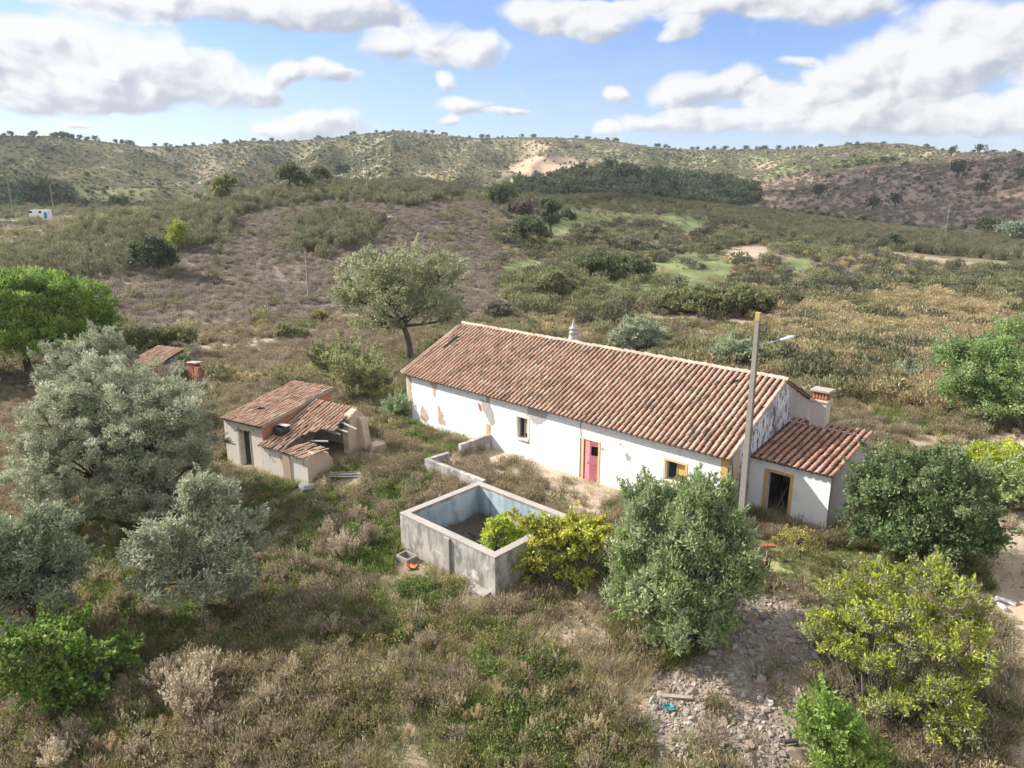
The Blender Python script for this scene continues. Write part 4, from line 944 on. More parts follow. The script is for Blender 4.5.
# olives at left
P = gp(125, 520); plant('olive_tree', P, px_blobs(P, [(85, 470, 62, 55, .5), (150, 440, 58, 62, 0), (185, 480, 28, 45, 0), (105, 400, 55, 45, 2), (60, 430, 40, 45, 1), (135, 500, 40, 28, -1.5), (168, 412, 30, 34, 1.6)]), OLIVE,
      'largest silver grey olive tree left of the ruined outbuilding', 'olive tree', 'olive trees at left', (1.2, .28, 'bark', (-.2, .2)))
P = gp(95, 432); plant('olive_tree', P, px_blobs(P, [(72, 372, 28, 32, 0), (105, 362, 28, 34, 0), (128, 395, 28, 25, 0), (95, 395, 40, 30, 0)]), OLIVE,
      'pale olive tree behind the largest olive, against the bright green pine', 'olive tree', 'olive trees at left', (1.5, .24, 'bark'))
P = gp(207, 618); plant('olive_tree', P, px_blobs(P, [(208, 500, 26, 28, .6), (160, 548, 34, 28, 0), (215, 545, 44, 38, .3), (245, 535, 24, 25, 0), (190, 575, 50, 26, -.3), (225, 580, 34, 22, 0)]), sp(OLIVE, cov=1.7),
      'smaller olive tree with pale leaning trunk in the middle of the left foreground', 'olive tree', 'olive trees at left', (.95, .16, 'pale_bark', (-.35, .25)))
P = gp(38, 640); plant('olive_tree', P, px_blobs(P, [(30, 540, 40, 32, .5), (0, 560, 40, 40, 0), (55, 570, 32, 36, 0), (20, 595, 52, 36, -.5), (-30, 580, 40, 40, 0)]), sp(OLIVE, cov=1.8, cols=[(.23, .26, .165), (.30, .33, .22), (.18, .21, .125)]),
      'grey green olive tree cut by the left edge of the photo', 'olive tree', 'olive trees at left', (1.1, .2, 'bark'))
# stone pine
P = gp(30, 372); plant('stone_pine', P, px_blobs(P, [(20, 312, 50, 34, 0), (75, 312, 36, 28, 0), (50, 296, 40, 20, 1), (-35, 320, 45, 38, 0), (25, 338, 52, 22, -2), (92, 325, 20, 18, 0), (-5, 290, 30, 15, 1), (60, 338, 36, 18, -1), (0, 345, 40, 18, -2)]), PINE,
      'bright green umbrella pine at the left edge of the photo', 'pine tree', None, (2.0, .3, 'bark'))
# cork oak behind the house
P = gp(410, 361); plant('cork_oak', P, px_blobs(P, [(365, 278, 30, 26, 0), (402, 268, 36, 20, .5), (440, 275, 26, 24, 0), (385, 300, 36, 24, -1), (430, 305, 34, 22, 0), (350, 295, 18, 20, 0), (448, 318, 20, 14, 1), (378, 325, 26, 10, 0), (405, 290, 40, 22, 1.5)]), CORK,
      'broad cork oak with bare dark trunk behind the left end of the farmhouse', 'oak tree', None, (3.1, .25, 'bark', (-.5, 0)))
ROUND = sp(OLIVE, cols=[(.28, .31, .215), (.35, .375, .27), (.23, .265, .175)], clump=.45, L=.2, W=.075, cov=1.9)
P = gp(637, 352); plant('silver_bush', P, px_blobs(P, [(637, 334, 22, 19, 0), (628, 340, 17, 13, -.5), (650, 338, 13, 14, 0)]), ROUND, 'round silvery bush just behind the middle of the farmhouse ridge', 'bush', 'silver bushes behind the house')
P = gp(733, 368); plant('silver_bush', P, px_blobs(P, [(733, 351, 20, 15, 0), (725, 356, 12, 10, 0)]), sp(ROUND, cols=[(.27, .31, .20), (.32, .36, .24)]), 'low round silvery bush seen left of the lamp pole', 'bush', 'silver bushes behind the house')
P = gp(905, 384); plant('silver_bush', P, px_blobs(P, [(905, 376, 11, 9, 0)]), ROUND, 'smallest silvery bush on the golden slope between chimney and right tree', 'bush', 'silver bushes behind the house')
P = gp(398, 418); plant('pale_shrub', P, px_blobs(P, [(398, 408, 13, 10, 0), (392, 415, 9, 7, 0)]), sp(ROUND, cols=[(.27, .33, .19), (.33, .39, .24)], clump=.25, L=.12, W=.05), 'pale green shrub at the left corner of the farmhouse', 'shrub')
# trees at right
P = gp(1022, 432); plant('light_green_tree', P, px_blobs(P, [(985, 365, 40, 26, 0), (1015, 350, 40, 28, 1), (970, 390, 28, 22, -.5), (1000, 400, 40, 24, 0), (1035, 390, 40, 30, 0), (950, 355, 14, 14, 0)]), sp(CORK, L=.16, W=.09, cols=[(.19, .28, .095), (.25, .345, .125), (.145, .225, .075), (.32, .39, .20)], cov=1.5, clump=.45),
      'light green broadleaf tree cut by the right edge of the photo', 'tree', None, (1.7, .2, 'bark', (-.2, 0)))
P = gp(928, 570); plant('dark_evergreen', P, px_blobs(P, [(905, 485, 46, 32, .5), (945, 478, 38, 28, 1.2), (892, 522, 40, 30, -.3), (940, 515, 42, 32, 0), (968, 530, 28, 24, 0), (925, 540, 34, 18, -.8), (872, 495, 22, 20, 0), (985, 540, 16, 12, 0)]), DARKG,
      'dark green evergreen tree beside the grey annex wall', 'tree', None, (.8, .16, 'bark'))
P = gp(1010, 500); plant('yellow_green_bush', P, px_blobs(P, [(1000, 462, 34, 17, 1), (1030, 465, 24, 18, 1)]), sp(YG, cov=2.2), 'vivid yellow green bush behind the dark evergreen at the right edge', 'bush')
P = gp(1000, 508); plant('olive_green_bush', P, px_blobs(P, [(1000, 486, 32, 18, 0), (1022, 490, 22, 18, 0)]), sp(DARKG, cols=[(.23, .28, .11), (.29, .34, .15)]), 'olive green bush below the vivid yellow green one at right', 'bush')
P = gp(895, 725); plant('acacia_bush', P, px_blobs(P, [(850, 598, 26, 16, 1.2), (885, 582, 26, 15, 1.4), (925, 578, 26, 16, 1.4), (955, 600, 24, 18, 1), (832, 622, 22, 14, .6), (872, 618, 28, 15, .5), (915, 612, 26, 15, .6), (965, 632, 22, 18, .6), (850, 650, 22, 14, 0), (900, 645, 24, 14, .1), (940, 650, 24, 16, .1), (980, 668, 16, 20, .3), (880, 672, 22, 16, -.3), (945, 690, 26, 16, -.3), (965, 715, 18, 14, -.4), (905, 700, 18, 12, -.5), (815, 632, 12, 8, .5), (930, 722, 20, 9, -.6), (880, 705, 16, 9, -.5), (965, 735, 16, 8, -.5)]), sp(YG, cols=[(.33, .37, .05), (.26, .30, .05), (.39, .41, .07), (.22, .23, .12), (.21, .20, .15)], L=.115, W=.05, cov=1.35, twigs=5, stem=.013, spread=.45, cvar=.4, nf=.75, clump=.22, k0=.55, k1=.5, sprays=130, spray_len=.4, lower=-.2),
      'large sprawling yellow green acacia bush in the right foreground', 'bush')
P = gp(835, 790); plant('leafy_green_shrub', P, px_blobs(P, [(838, 735, 38, 30, 0), (820, 715, 22, 22, 0), (850, 760, 34, 26, 0)]), sp(YG, cols=[(.18, .27, .06), (.13, .21, .05), (.24, .31, .085)], cov=1.4, L=.13, W=.06), 'fresh green shrub at the bottom edge below the acacia', 'shrub')
# tall feathery bush in front of the house
FEN = dict(L=.17, W=.05, cols=[(.125, .185, .05), (.17, .22, .085), (.09, .15, .035), (.20, .25, .12)], clump=.32, cov=1.7, up=.8, outw=.7, jit=1.1, shell=.05, twigs=30, stem=.025, sq=1.25, nf=.8, cvar=.35, rag=.95, k0=.5, k1=.54, sprays=260, spray_len=.6, spray_up=1.2)
P = gp(684, 645); plant('feathery_bush', P, px_blobs(P, [(685, 520, 46, 38, .8), (655, 560, 40, 46, .3), (715, 562, 36, 42, .3), (680, 590, 52, 48, -.2), (690, 618, 42, 34, -.6), (634, 590, 26, 40, 0), (735, 575, 24, 40, 0), (712, 500, 26, 24, .8), (650, 508, 28, 26, .8), (628, 550, 18, 26, .4), (735, 535, 18, 26, .4)]), sp(FEN, cols=[(.21, .275, .11), (.265, .32, .165), (.165, .235, .075), (.32, .355, .22)]),
      'big upright feathery green bush in front of the farmhouse window', 'bush')
# vine over the tank, plants inside
VINE = dict(L=.15, W=.11, cols=[(.40, .38, .06), (.33, .37, .06), (.42, .42, .08), (.25, .29, .05), (.37, .32, .12)], clump=.27, cov=1.3, up=.2, outw=.9, shell=.1, twigs=26, nf=1.05, cvar=.35, rag=1.1, sprays=50, spray_len=.7, droop=.6, spray_up=-.15, sq=.6)
P = gp(566, 588); plant('grape_vine', P, px_blobs(P, [(575, 530, 28, 10, .5), (594, 526, 11, 9, .5), (545, 538, 20, 14, .1), (568, 548, 22, 13, 0), (594, 542, 11, 13, 0), (540, 562, 20, 12, 0), (572, 570, 20, 10, 0), (530, 583, 14, 8, 0), (532, 522, 12, 8, .3), (556, 524, 12, 6, .5)]), VINE,
      'yellowing vine sprawling over the right corner of the water tank', 'vine')
P = TF(-2.1, 1.7, -.78); plant('tank_plant', P, px_blobs(P, [(500, 527, 16, 11, 0), (492, 540, 12, 9, 0), (515, 538, 14, 11, 0)]), sp(VINE, cols=[(.35, .42, .05), (.42, .46, .07), (.28, .35, .055)], sprays=12, spray_len=.3), 'bright yellow green plant growing inside the water tank', 'plant')
P = gp(800, 560); plant('yellow_sapling', P, px_blobs(P, [(797, 535, 15, 9, 0), (785, 538, 9, 6, 0)]), sp(VINE, cols=[(.36, .32, .10), (.30, .28, .09)], L=.1, W=.05, cov=.4, clump=.2, sprays=8, spray_len=.3, nf=.7, twigs=8), 'small yellow leaved sapling on bare ground before the annex', 'sapling', None, (.75, .03, 'bark', (-.1, 0)))
P = gp(70, 702); plant('bramble', P, px_blobs(P, [(62, 640, 34, 18, .5), (92, 662, 24, 18, 0), (40, 682, 34, 18, -.2), (10, 660, 26, 24, 0), (75, 688, 30, 14, -.3), (115, 650, 14, 14, .4)]), sp(DARKG, cols=[(.09, .165, .025), (.12, .20, .035), (.23, .30, .09)], L=.14, W=.1, cov=1.3, cvar=.5, nf=.7, rag=1.2, sprays=80), 'dark green bramble bush in the lower left corner', 'bramble')
# shrubs on the slope behind
SH = dict(L=.42, W=.2, cols=[(.085, .105, .05), (.11, .125, .065), (.07, .085, .045)], clump=.7, cov=1.6, up=.5, shell=.2, twigs=4)
def shrub(base_px, bl, cols, label, name='hillside_shrub', cat='shrub', group='shrubs on the slopes', trunk=None, k=1., **kw):
    P = gp(*base_px); D = np.linalg.norm(P - CAM) / FPX
    return plant(name, P, px_blobs(P, bl), sp(SH, cols=cols, L=max(.16, 3.0 * D) * k, W=max(.07, 1.5 * D) * k, clump=max(.3, 3.8 * D), **kw), label, cat, group, trunk)
G1 = [(.12, .145, .07), (.155, .175, .09), (.09, .115, .055)]; G2 = [(.20, .21, .10), (.25, .255, .13), (.16, .175, .08)]; G3 = [(.07, .095, .05), (.09, .115, .06)]; GP = [(.15, .13, .105), (.18, .16, .125), (.12, .11, .085)]; GY = [(.31, .35, .06), (.25, .29, .06)]
shrub((155, 275), [(150, 252, 20, 18, 0), (162, 258, 14, 14, 0)], G3, 'darkest round shrub on the left hillside above the pine')
shrub((178, 252), [(175, 236, 8, 9, 0), (180, 230, 8, 7, 0)], GY, 'yellow green shrub beside the dark round one on the left hillside')
shrub((600, 277), [(598, 264, 22, 11, 0), (622, 266, 24, 10, 0), (640, 268, 14, 8, 0)], G1, 'long dark green hedge of shrubs in front of the bright grass patch')
shrub((555, 302), [(552, 284, 17, 15, 0), (566, 290, 13, 11, 0)], G2, 'grey green shrub left of the bright grass patch')
shrub((720, 315), [(700, 300, 28, 14, 0), (735, 298, 28, 14, 0), (760, 302, 18, 10, 0), (672, 302, 18, 10, 0)], [(.18, .20, .09), (.23, .24, .10), (.14, .16, .075)], 'wide mass of green shrubs above the sandy clearing')
shrub((630, 249), [(630, 243, 10, 5, 0)], GP, 'low purple shrub beyond the hedge')
shrub((590, 238), [(590, 231, 11, 6, 0)], GP, 'wider purple shrub on the rise right of the valley trees')
shrub((648, 255), [(648, 249, 9, 5, 0)], G3, 'small dark shrub just above the green hedge')
shrub((525, 246), [(533, 226, 11, 11, 0), (518, 232, 9, 10, 0), (545, 234, 8, 5, 0), (525, 224, 14, 8, 1)], G1, 'grey green tree with pale trunk on the grass in the valley', 'valley_tree', 'tree', None, (3.5, .3, 'pale_bark'), cov=1.6)
shrub((552, 238), [(546, 204, 6, 7, 0), (555, 208, 6, 7, 0), (550, 216, 8, 7, 0), (553, 224, 5, 6, 0)], G3, 'slender dark tree right of the pale trunked valley tree', 'valley_tree', 'tree', None, (5, .25, 'bark'))
shrub((568, 224), [(567, 216, 8, 7, 0)], G3, 'round dark bush right of the slender valley tree')
shrub((520, 215), [(520, 206, 14, 6, 0)], GP, 'dark low bush behind the valley trees')
shrub((497, 206), [(497, 196, 12, 10, 0), (508, 192, 10, 8, 0)], G1, 'leafy bush left of the valley on the hill edge')
shrub((290, 192), [(288, 174, 13, 10, 0), (300, 178, 10, 7, 0)], G1, 'wide dark tree on the hilltop left of the tall pole', 'hilltop_tree', 'tree', None, (2, .25, 'bark'))
shrub((320, 189), [(319, 174, 11, 8, 0)], G1, 'round tree on the hilltop between two other trees', 'hilltop_tree', 'tree', None, (2, .25, 'bark'))
shrub((341, 186), [(341, 170, 8, 8, 0)], G3, 'round dark tree on the hilltop nearest the pale pole', 'hilltop_tree', 'tree', None, (2, .25, 'bark'))
shrub((222, 208), [(222, 190, 10, 12, 0), (228, 182, 8, 8, 0)], G2, 'grey leafy tree on the left shoulder of the hilltop', 'hilltop_tree', 'tree', None, (2, .2, 'bark'))
shrub((505, 320), [(498, 310, 14, 8, 0)], GP, 'brown grey shrub behind the left end of the roof')
shrub((160, 360), [(150, 340, 20, 12, 0), (176, 338, 18, 12, 0), (132, 345, 12, 10, 0)], [(.14, .16, .07), (.21, .215, .085), (.11, .125, .06)], 'dense shrubs behind the ruined shed roof')
shrub((180, 372), [(181, 363, 11, 9, 0)], [(.14, .185, .08), (.17, .21, .10)], 'small green shrub between ruined shed and brick stump')
shrub((355, 405), [(345, 372, 15, 20, 0), (362, 380, 17, 20, 0), (330, 368, 13, 16, 1), (380, 383, 12, 16, 0), (318, 362, 12, 12, 2), (350, 360, 14, 16, 2), (372, 366, 12, 14, 1.5)], [(.25, .275, .11), (.31, .33, .15), (.20, .22, .10), (.27, .245, .15)], 'tall loose yellowish bushes between outbuilding and farmhouse', up=1.4, nf=.7, cov=1.1, sprays=90, spray_len=1.0, spray_up=1.5, rag=1.)
shrub((288, 340), [(285, 331, 14, 8, 0), (300, 334, 9, 6, 0)], G2, 'low green shrub beyond the outbuilding on dry ground')
shrub((320, 322), [(318, 316, 9, 5, 0)], [(.26, .23, .09), (.2, .19, .08)], 'small golden shrub on dry ground left of the cork oak')
shrub((895, 250), [(894, 241, 8, 6, 0)], G3, 'dark green shrub among the grey broom at right')
shrub((985, 238), [(986, 224, 8, 8, 0), (1000, 228, 14, 7, 0)], G1, 'green bush beside the pale concrete post at right')
shrub((1012, 244), [(1012, 230, 14, 9, 0)], [(.24, .26, .20), (.2, .23, .17)], 'pale silvery bush at the right edge of the broom')
shrub((1000, 240), [(1000, 234, 10, 5, 0)], [(.26, .14, .07), (.2, .13, .07)], 'rust brown bush beside the pale silvery one')
shrub((870, 322), [(868, 312, 14, 6, 0)], G2, 'low green bush on the golden slope')

# ------------------------------------------------------------------ dry flower stalk plants in the foreground
def stalk_mesh(seed, H=1.25, W=.75, n=46, pale=(.33, .275, .19), head=(.41, .35, .26)):
    rn = np.random.default_rng(seed); VV = []; CC = []; FF = []; nb = 0
    for k in range(n):
        a = rn.uniform(0, 2 * math.pi); t = rn.uniform(.05, 1); h = H * rn.uniform(.65, 1.05) * (1 - .25 * t); out_ = np.array([math.cos(a), math.sin(a), 0]) * W * t
        b = np.array([math.cos(a), math.sin(a), 0]) * .1 * t; tip = b + out_ * .7 + Z3 * h
        for s in range(2):
            w = np.cross(tip - b, rn.normal(size=3)); w = w / np.linalg.norm(w) * .012
            VV.append([b - w, b + w, tip + w * .6, tip - w * .6]); CC += [pale] * 4
        m = 26; f = rn.uniform(.5, 1.0, m); c = b + (tip - b) * f[:, None] + rn.normal(size=(m, 3)) * .028
        ax = unit((tip - b)[None] + rn.normal(size=(m, 3)) * .5); no = unit(np.cross(ax, rn.normal(size=(m, 3))))
        V, F = leaf_quads(c, ax, no, .085, .036); VV.append(V.reshape(-1, 4, 3)); v = rn.uniform(.75, 1.2, (m, 1)); CC += list(np.repeat(np.array(head)[None] * v, 4, 0))
    V = np.concatenate([np.asarray(q).reshape(-1, 3) for q in VV]); F = np.arange(len(V)).reshape(-1, 4)
    return V, F, np.array(CC)
stalk_me = [mesh_np('stalks', *stalk_mesh(100 + k), M['scrub']) for k in range(4)]
stalk_small = [mesh_np('stalks', *stalk_mesh(140 + k, 1.2, .55, 16, (.36, .30, .20), c_), M['scrub']) for k, c_ in enumerate([(.44, .37, .25), (.38, .30, .19), (.33, .25, .17), (.47, .42, .30)])]
st = [(190, 722, 1.55, 'tallest cluster of cream seeded dry stalks in the lower left foreground'), (205, 690, 1.2, 'dry cream stalks just behind the tallest cluster'), (165, 695, 1.05, 'dry stalk clump on the left flank of the tallest cluster'),
      (215, 745, .8, 'low dry stalk clump in front of the tallest cluster'), (270, 712, .8, 'dry stalks alone right of the tallest cluster'), (318, 640, .75, 'row of pale dry stalks in the shade below the tank'), (335, 636, .7, 'pale dry stalks right of the shaded row'),
      (303, 575, .9, 'brown seeded stalks between olive and tank'), (345, 560, 1.15, 'tall tan stalks left of the concrete tank'), (370, 548, 1.05, 'tan stalks nearest the concrete tank corner'), (330, 540, .9, 'tan stalks behind the tall clump left of the tank'), (360, 525, .9, 'dry stalks highest up the bank left of the tank'),
      (110, 680, .6, 'small dry stalks beside the bramble'), (140, 765, .8, 'dry stalks at the bottom edge under the tallest cluster'), (60, 770, .9, 'dry stalks at the bottom left corner'), (285, 690, .6, 'short dry stalks right of the lone clump'), (120, 610, .7, 'brown stalks between the two left olives'), (150, 620, .7, 'brown stalks beside the leaning olive trunk'), (75, 745, .8, 'dry stalks above the bottom left corner')]
for k, (x, y, s, lab) in enumerate(st):
    P = gp(x, y); o = link('dry_stalk_plant', stalk_me[k % 4], None, P); o.rotation_euler = (0, 0, k * 1.7); o.scale = (s, s, s)
    tag(o, lab, 'dry plant', 'dry stalk plants')
# ------------------------------------------------------------------ scatter (ground cover nobody could count)
def scatter(name, P, scl, src, material_name=None, label=None, tilt=.12, idx=None):
    cl = bpy.data.collections.new(name + '_source')
    for k, me in enumerate(src): cl.objects.link(bpy.data.objects.new(f'{name}_source_{k:02d}', me))
    n = len(P); me = bpy.data.meshes.new(name); me.vertices.add(n); me.vertices.foreach_set('co', np.ascontiguousarray(P, np.float32).ravel())
    a = me.attributes.new('scl', 'FLOAT', 'POINT'); a.data.foreach_set('value', np.asarray(scl, np.float32))
    rot = np.stack([rng.normal(0, tilt, n), rng.normal(0, tilt, n), rng.uniform(0, 6.283, n)], -1).astype(np.float32)
    a = me.attributes.new('rot', 'FLOAT_VECTOR', 'POINT'); a.data.foreach_set('vector', rot.ravel())
    a = me.attributes.new('pick', 'INT', 'POINT'); a.data.foreach_set('value', (rng.integers(0, len(src), n) if idx is None else idx).astype(np.int32))
    me.update()
    o = link(name, me); tag(o, label, kind='stuff')
    ng = bpy.data.node_groups.new(name, 'GeometryNodeTree'); ng.interface.new_socket('Geometry', in_out='INPUT', socket_type='NodeSocketGeometry'); ng.interface.new_socket('Geometry', in_out='OUTPUT', socket_type='NodeSocketGeometry')
    N = ng.nodes.new; gi = N('NodeGroupInput'); go = N('NodeGroupOutput'); ip = N('GeometryNodeInstanceOnPoints'); ci = N('GeometryNodeCollectionInfo')
    ci.inputs['Collection'].default_value = cl; ci.inputs['Separate Children'].default_value = True; ci.inputs['Reset Children'].default_value = True
    def na_(nm, ty): q = N('GeometryNodeInputNamedAttribute'); q.data_type = ty; q.inputs[0].default_value = nm; return q.outputs[0]
    er = N('FunctionNodeEulerToRotation'); Lk = ng.links.new
    Lk(gi.outputs[0], ip.inputs['Points']); Lk(ci.outputs[0], ip.inputs['Instance']); ip.inputs['Pick Instance'].default_value = True
    Lk(na_('pick', 'INT'), ip.inputs['Instance Index']); Lk(na_('rot', 'FLOAT_VECTOR'), er.inputs[0]); Lk(er.outputs[0], ip.inputs['Rotation']); Lk(na_('scl', 'FLOAT'), ip.inputs['Scale'])
    Lk(ip.outputs[0], go.inputs[0])
    md = o.modifiers.new('cover', 'NODES'); md.node_group = ng
    return o
def tuft(seed, n, h, spread, w, cols, lean=.5, head=None):
    rn = np.random.default_rng(seed); a = rn.uniform(0, 6.283, n); r0 = spread * rn.random(n) ** .5
    b = np.stack([np.cos(a) * r0, np.sin(a) * r0, np.zeros(n)], -1); a2 = a + rn.normal(0, .8, n); hh = h * rn.uniform(.45, 1.1, n); ln = lean * rn.uniform(.1, 1, n) * hh
    d = np.stack([np.cos(a2), np.sin(a2), np.zeros(n)], -1); mid = b + d * (ln * .35)[:, None] + Z3 * (hh * .6)[:, None]; tip = b + d * ln[:, None] + Z3 * hh[:, None]
    s = np.stack([-np.sin(a2), np.cos(a2), np.zeros(n)], -1) * w / 2
    V = np.stack([b - s, b + s, mid + s * .8, mid - s * .8, mid - s * .8, mid + s * .8, tip + s * .2, tip - s * .2], 1).reshape(-1, 3)
    c = np.array(cols)[rn.integers(0, len(cols), n)] * rn.uniform(.7, 1.25, (n, 1)); C = np.repeat(c, 8, 0)
    return V, np.arange(len(V)).reshape(-1, 4), C
def bush(seed, n, r, h, L, W_, cols, up=.6, stems=0, top=.0, stemcol=(.2, .17, .14)):
    rn = np.random.default_rng(seed); nl = 5; lob = rn.normal(0, .38, (nl, 3)) * [r, r, h * .4]; lob[:, 2] = np.abs(lob[:, 2]) * .6 + h * .4
    k = rn.integers(0, nl, n); d = unit(rn.normal(size=(n, 3))); rr = rn.uniform(.35, 1, n) ** .6
    c = lob[k] + d * rr[:, None] * np.array([r * .62, r * .62, h * .45]); c[:, 2] = np.abs(c[:, 2]) + .02
    ax = unit(d * .6 + rn.normal(size=(n, 3)) * .5 + np.array([0, 0, up])); no = unit(np.cross(ax, rn.normal(size=(n, 3))) + d * .4); no = unit(no - ax * np.sum(no * ax, -1, keepdims=True))
    s = rn.uniform(.6, 1.3, n); V, F = leaf_quads(c, ax, no, L * s, W_ * s)
    cc = np.array(cols)[rn.integers(0, len(cols), n)] * rn.uniform(.75, 1.25, (n, 1)) * np.array([.85 + .3 * rn.random() for _ in range(nl)])[k][:, None]; C = np.repeat(cc, 4, 0)
    if stems:
        a = rn.uniform(0, 6.283, stems); e = np.stack([np.cos(a) * r * rn.uniform(.3, 1, stems), np.sin(a) * r * rn.uniform(.3, 1, stems), h * rn.uniform(.5, 1.1, stems)], -1); b = e * [.15, .15, 0]
        w = unit(np.cross(e - b, rn.normal(size=(stems, 3)))) * .012 * max(1, r)
        Vs = np.stack([b - w, b + w, e + w * .3, e - w * .3], 1).reshape(-1, 3); F = np.concatenate([F, np.arange(len(Vs)).reshape(-1, 4) + len(V)]); V = np.concatenate([V, Vs]); C = np.concatenate([C, np.tile(stemcol, (len(Vs), 1))])
    return V, F, C
def mk(nm, fn, k, m, *a, **kw): return [mesh_np(nm, *fn(i * 7 + len(nm) * 131, *a, **kw), M[m]) for i in range(k)]
def sample(n, r0, r1, azd=42):
    r = np.sqrt(rng.uniform(r0 * r0, r1 * r1, n)); a = rng.uniform(-R(azd), R(azd), n); x = r * np.sin(a); y = r * np.cos(a); z = terrain(x, y)
    P = np.stack([x, y, z], -1); px, py, d = pix(P); ok = (px > -60) & (px < 1084) & (py < 830); return P[ok]
def clear(P, pad=.15, things=True):
    """keep plants off the buildings, the tank and the road"""
    s, t = (P[:, 0] - G0[0]) * E3[0] + (P[:, 1] - G0[1]) * E3[1], (P[:, 0] - G0[0]) * N3[0] + (P[:, 1] - G0[1]) * N3[1]
    k = (s > -HL - pad) & (s < pad) & (t > -pad) & (t < 2 * HW + pad); k |= (s > -pad) & (s < AS + pad) & (t > AT0 - pad) & (t < AT1 + pad)
    k |= (s > -4.04 - TA - pad) & (s < -4.04 + pad) & (t > -9.55 - pad) & (t < -4.8 + pad)
    a, b = (P[:, 0] - OF.o[0]) * OF.e[0] + (P[:, 1] - OF.o[1]) * OF.e[1], (P[:, 0] - OF.o[0]) * OF.n[0] + (P[:, 1] - OF.o[1]) * OF.n[1]
    k |= (a > -pad) & (a < 6.5 + pad) & (b > -.4 - pad) & (b < 5.1 + pad)
    for cx, cy, cr in (CLEAR if things else ()): k |= (P[:, 0] - cx) ** 2 + (P[:, 1] - cy) ** 2 < (cr + pad) ** 2
    return ~k
CLEAR = [(*gp(x, y)[:2], r_) for x, y, r_ in ((406, 562, .5), (411, 570, .4), (479, 594, .5), (376, 455, .6), (350, 480, .7), (677, 702, .5), (669, 712, .3), (798, 748, .5), (995, 604, .6), (1003, 610, .5), (766, 566, .5), (300, 494, .5), (440, 426, .9))]
STRAW = [(.38, .31, .20), (.30, .245, .16), (.46, .39, .27), (.22, .185, .125), (.34, .32, .14)]; WEED = [(.27, .215, .145), (.205, .165, .115), (.345, .285, .19), (.24, .215, .115)]; GREEN = [(.115, .165, .035), (.155, .20, .055), (.09, .135, .03), (.22, .235, .09)]
t_straw = mk('straw', tuft, 6, 'grass', 34, .42, .26, .016, STRAW, 1.0); t_green = mk('green', tuft, 6, 'grass', 38, .26, .28, .022, GREEN, 1.1)
b_weed = mk('weed', bush, 6, 'scrub', 260, .42, .55, .12, .022, WEED, .8, 26)
b_olivew = mk('oweed', bush, 5, 'scrub', 260, .40, .48, .10, .035, [(.17, .165, .06), (.22, .205, .08), (.13, .135, .05), (.27, .24, .12)], .8, 14)
b_greenw = mk('gweed', bush, 5, 'leaf', 240, .38, .42, .11, .05, [(.10, .155, .035), (.145, .20, .055), (.08, .125, .035), (.20, .23, .08)], .7, 6)
b_gold = mk('gold', bush, 6, 'scrub', 330, .75, .95, .17, .055, [(.36, .29, .165), (.30, .25, .125), (.42, .345, .22), (.24, .225, .11), (.30, .22, .145)], .8, 14)
b_grgr = mk('grgr', bush, 6, 'scrub', 300, .85, 1.1, .24, .08, [(.19, .19, .10), (.24, .225, .125), (.15, .155, .08)], .9, 8)
b_knoll = mk('knoll', bush, 6, 'scrub', 230, .75, .75, .22, .055, [(.235, .195, .168), (.20, .168, .145), (.28, .235, .20), (.19, .175, .125)], .8, 18)
b_broom = mk('broom', bush, 6, 'scrub', 320, .9, 2.3, .42, .075, [(.16, .155, .095), (.19, .18, .12), (.13, .135, .075), (.17, .175, .085)], 1.8, 10)
b_dark = mk('darks', bush, 5, 'scrub', 300, .9, 1.0, .24, .10, [(.095, .105, .06), (.125, .13, .075), (.075, .085, .05), (.14, .12, .10)], .7, 6)
b_far = mk('fars', bush, 6, 'leaf', 130, 1.5, 2.2, .95, .55, [(.085, .115, .06), (.115, .14, .07), (.07, .095, .055)], .4)
b_fary = mk('farsy', bush, 5, 'leaf', 110, 1.3, 1.4, .8, .5, [(.26, .25, .13), (.21, .215, .10), (.30, .265, .17)], .4)
b_wood = mk('woodt', bush, 6, 'leaf', 240, 2.3, 4.6, 1.1, .65, [(.10, .13, .065), (.14, .165, .085), (.08, .11, .06), (.20, .185, .13)], .5)
def pick(P, prob): return P[rng.random(len(P)) < prob]
def cover(n, r0, r1): P = sample(n, r0, r1); return P, regions(P[:, 0], P[:, 1], P[:, 2])
# near: grass and weeds
P, g = cover(300000, 9, 62); P, g = (lambda k: (P[k], {a: b[k] for a, b in g.items()}))(clear(P))
r_ = np.hypot(P[:, 0], P[:, 1]); n_a = fbm(P[:, 0] / 2.6, P[:, 1] / 2.6, 4, 61); n_b = fbm(P[:, 0] / 6., P[:, 1] / 6., 3, 62)
bare = g['track'] | g['rubble'] | g['dirt'] | g['terrace']
pr = np.clip(.04 + 1.0 * (n_a - .42), .03, .45); pr = np.where(bare, .02, pr); pr = np.where(g['dirt'], .07 + .2 * (n_b > .52), pr); pr = np.where(g['rubble'], .006, pr); pr = np.where(g['short'], .25, pr); pr = np.where(g['green'], pr * .45, pr); pr = np.where(g['straw'], .5, pr) * np.clip(28 / r_, .35, 1.0)
k = rng.random(len(P)) < pr; Q = P[k]; scatter('dry_grass', Q, rng.uniform(.4, 1.0, len(Q)) * np.where(g['short'][k], .45, 1), t_straw)
pr = np.where(g['green'], .15 + .8 * (n_b > .45), np.where(n_b > .56, .35, .03)); pr = np.where(bare, .002, pr); pr = np.where(g['short'], .30, pr) * np.clip(28 / r_, .35, 1.0)
k = rng.random(len(P)) < pr; Q = P[k]; scatter('green_grass', Q, rng.uniform(.5, 1.25, len(Q)) * np.where(g['short'][k], .5, 1), t_green)
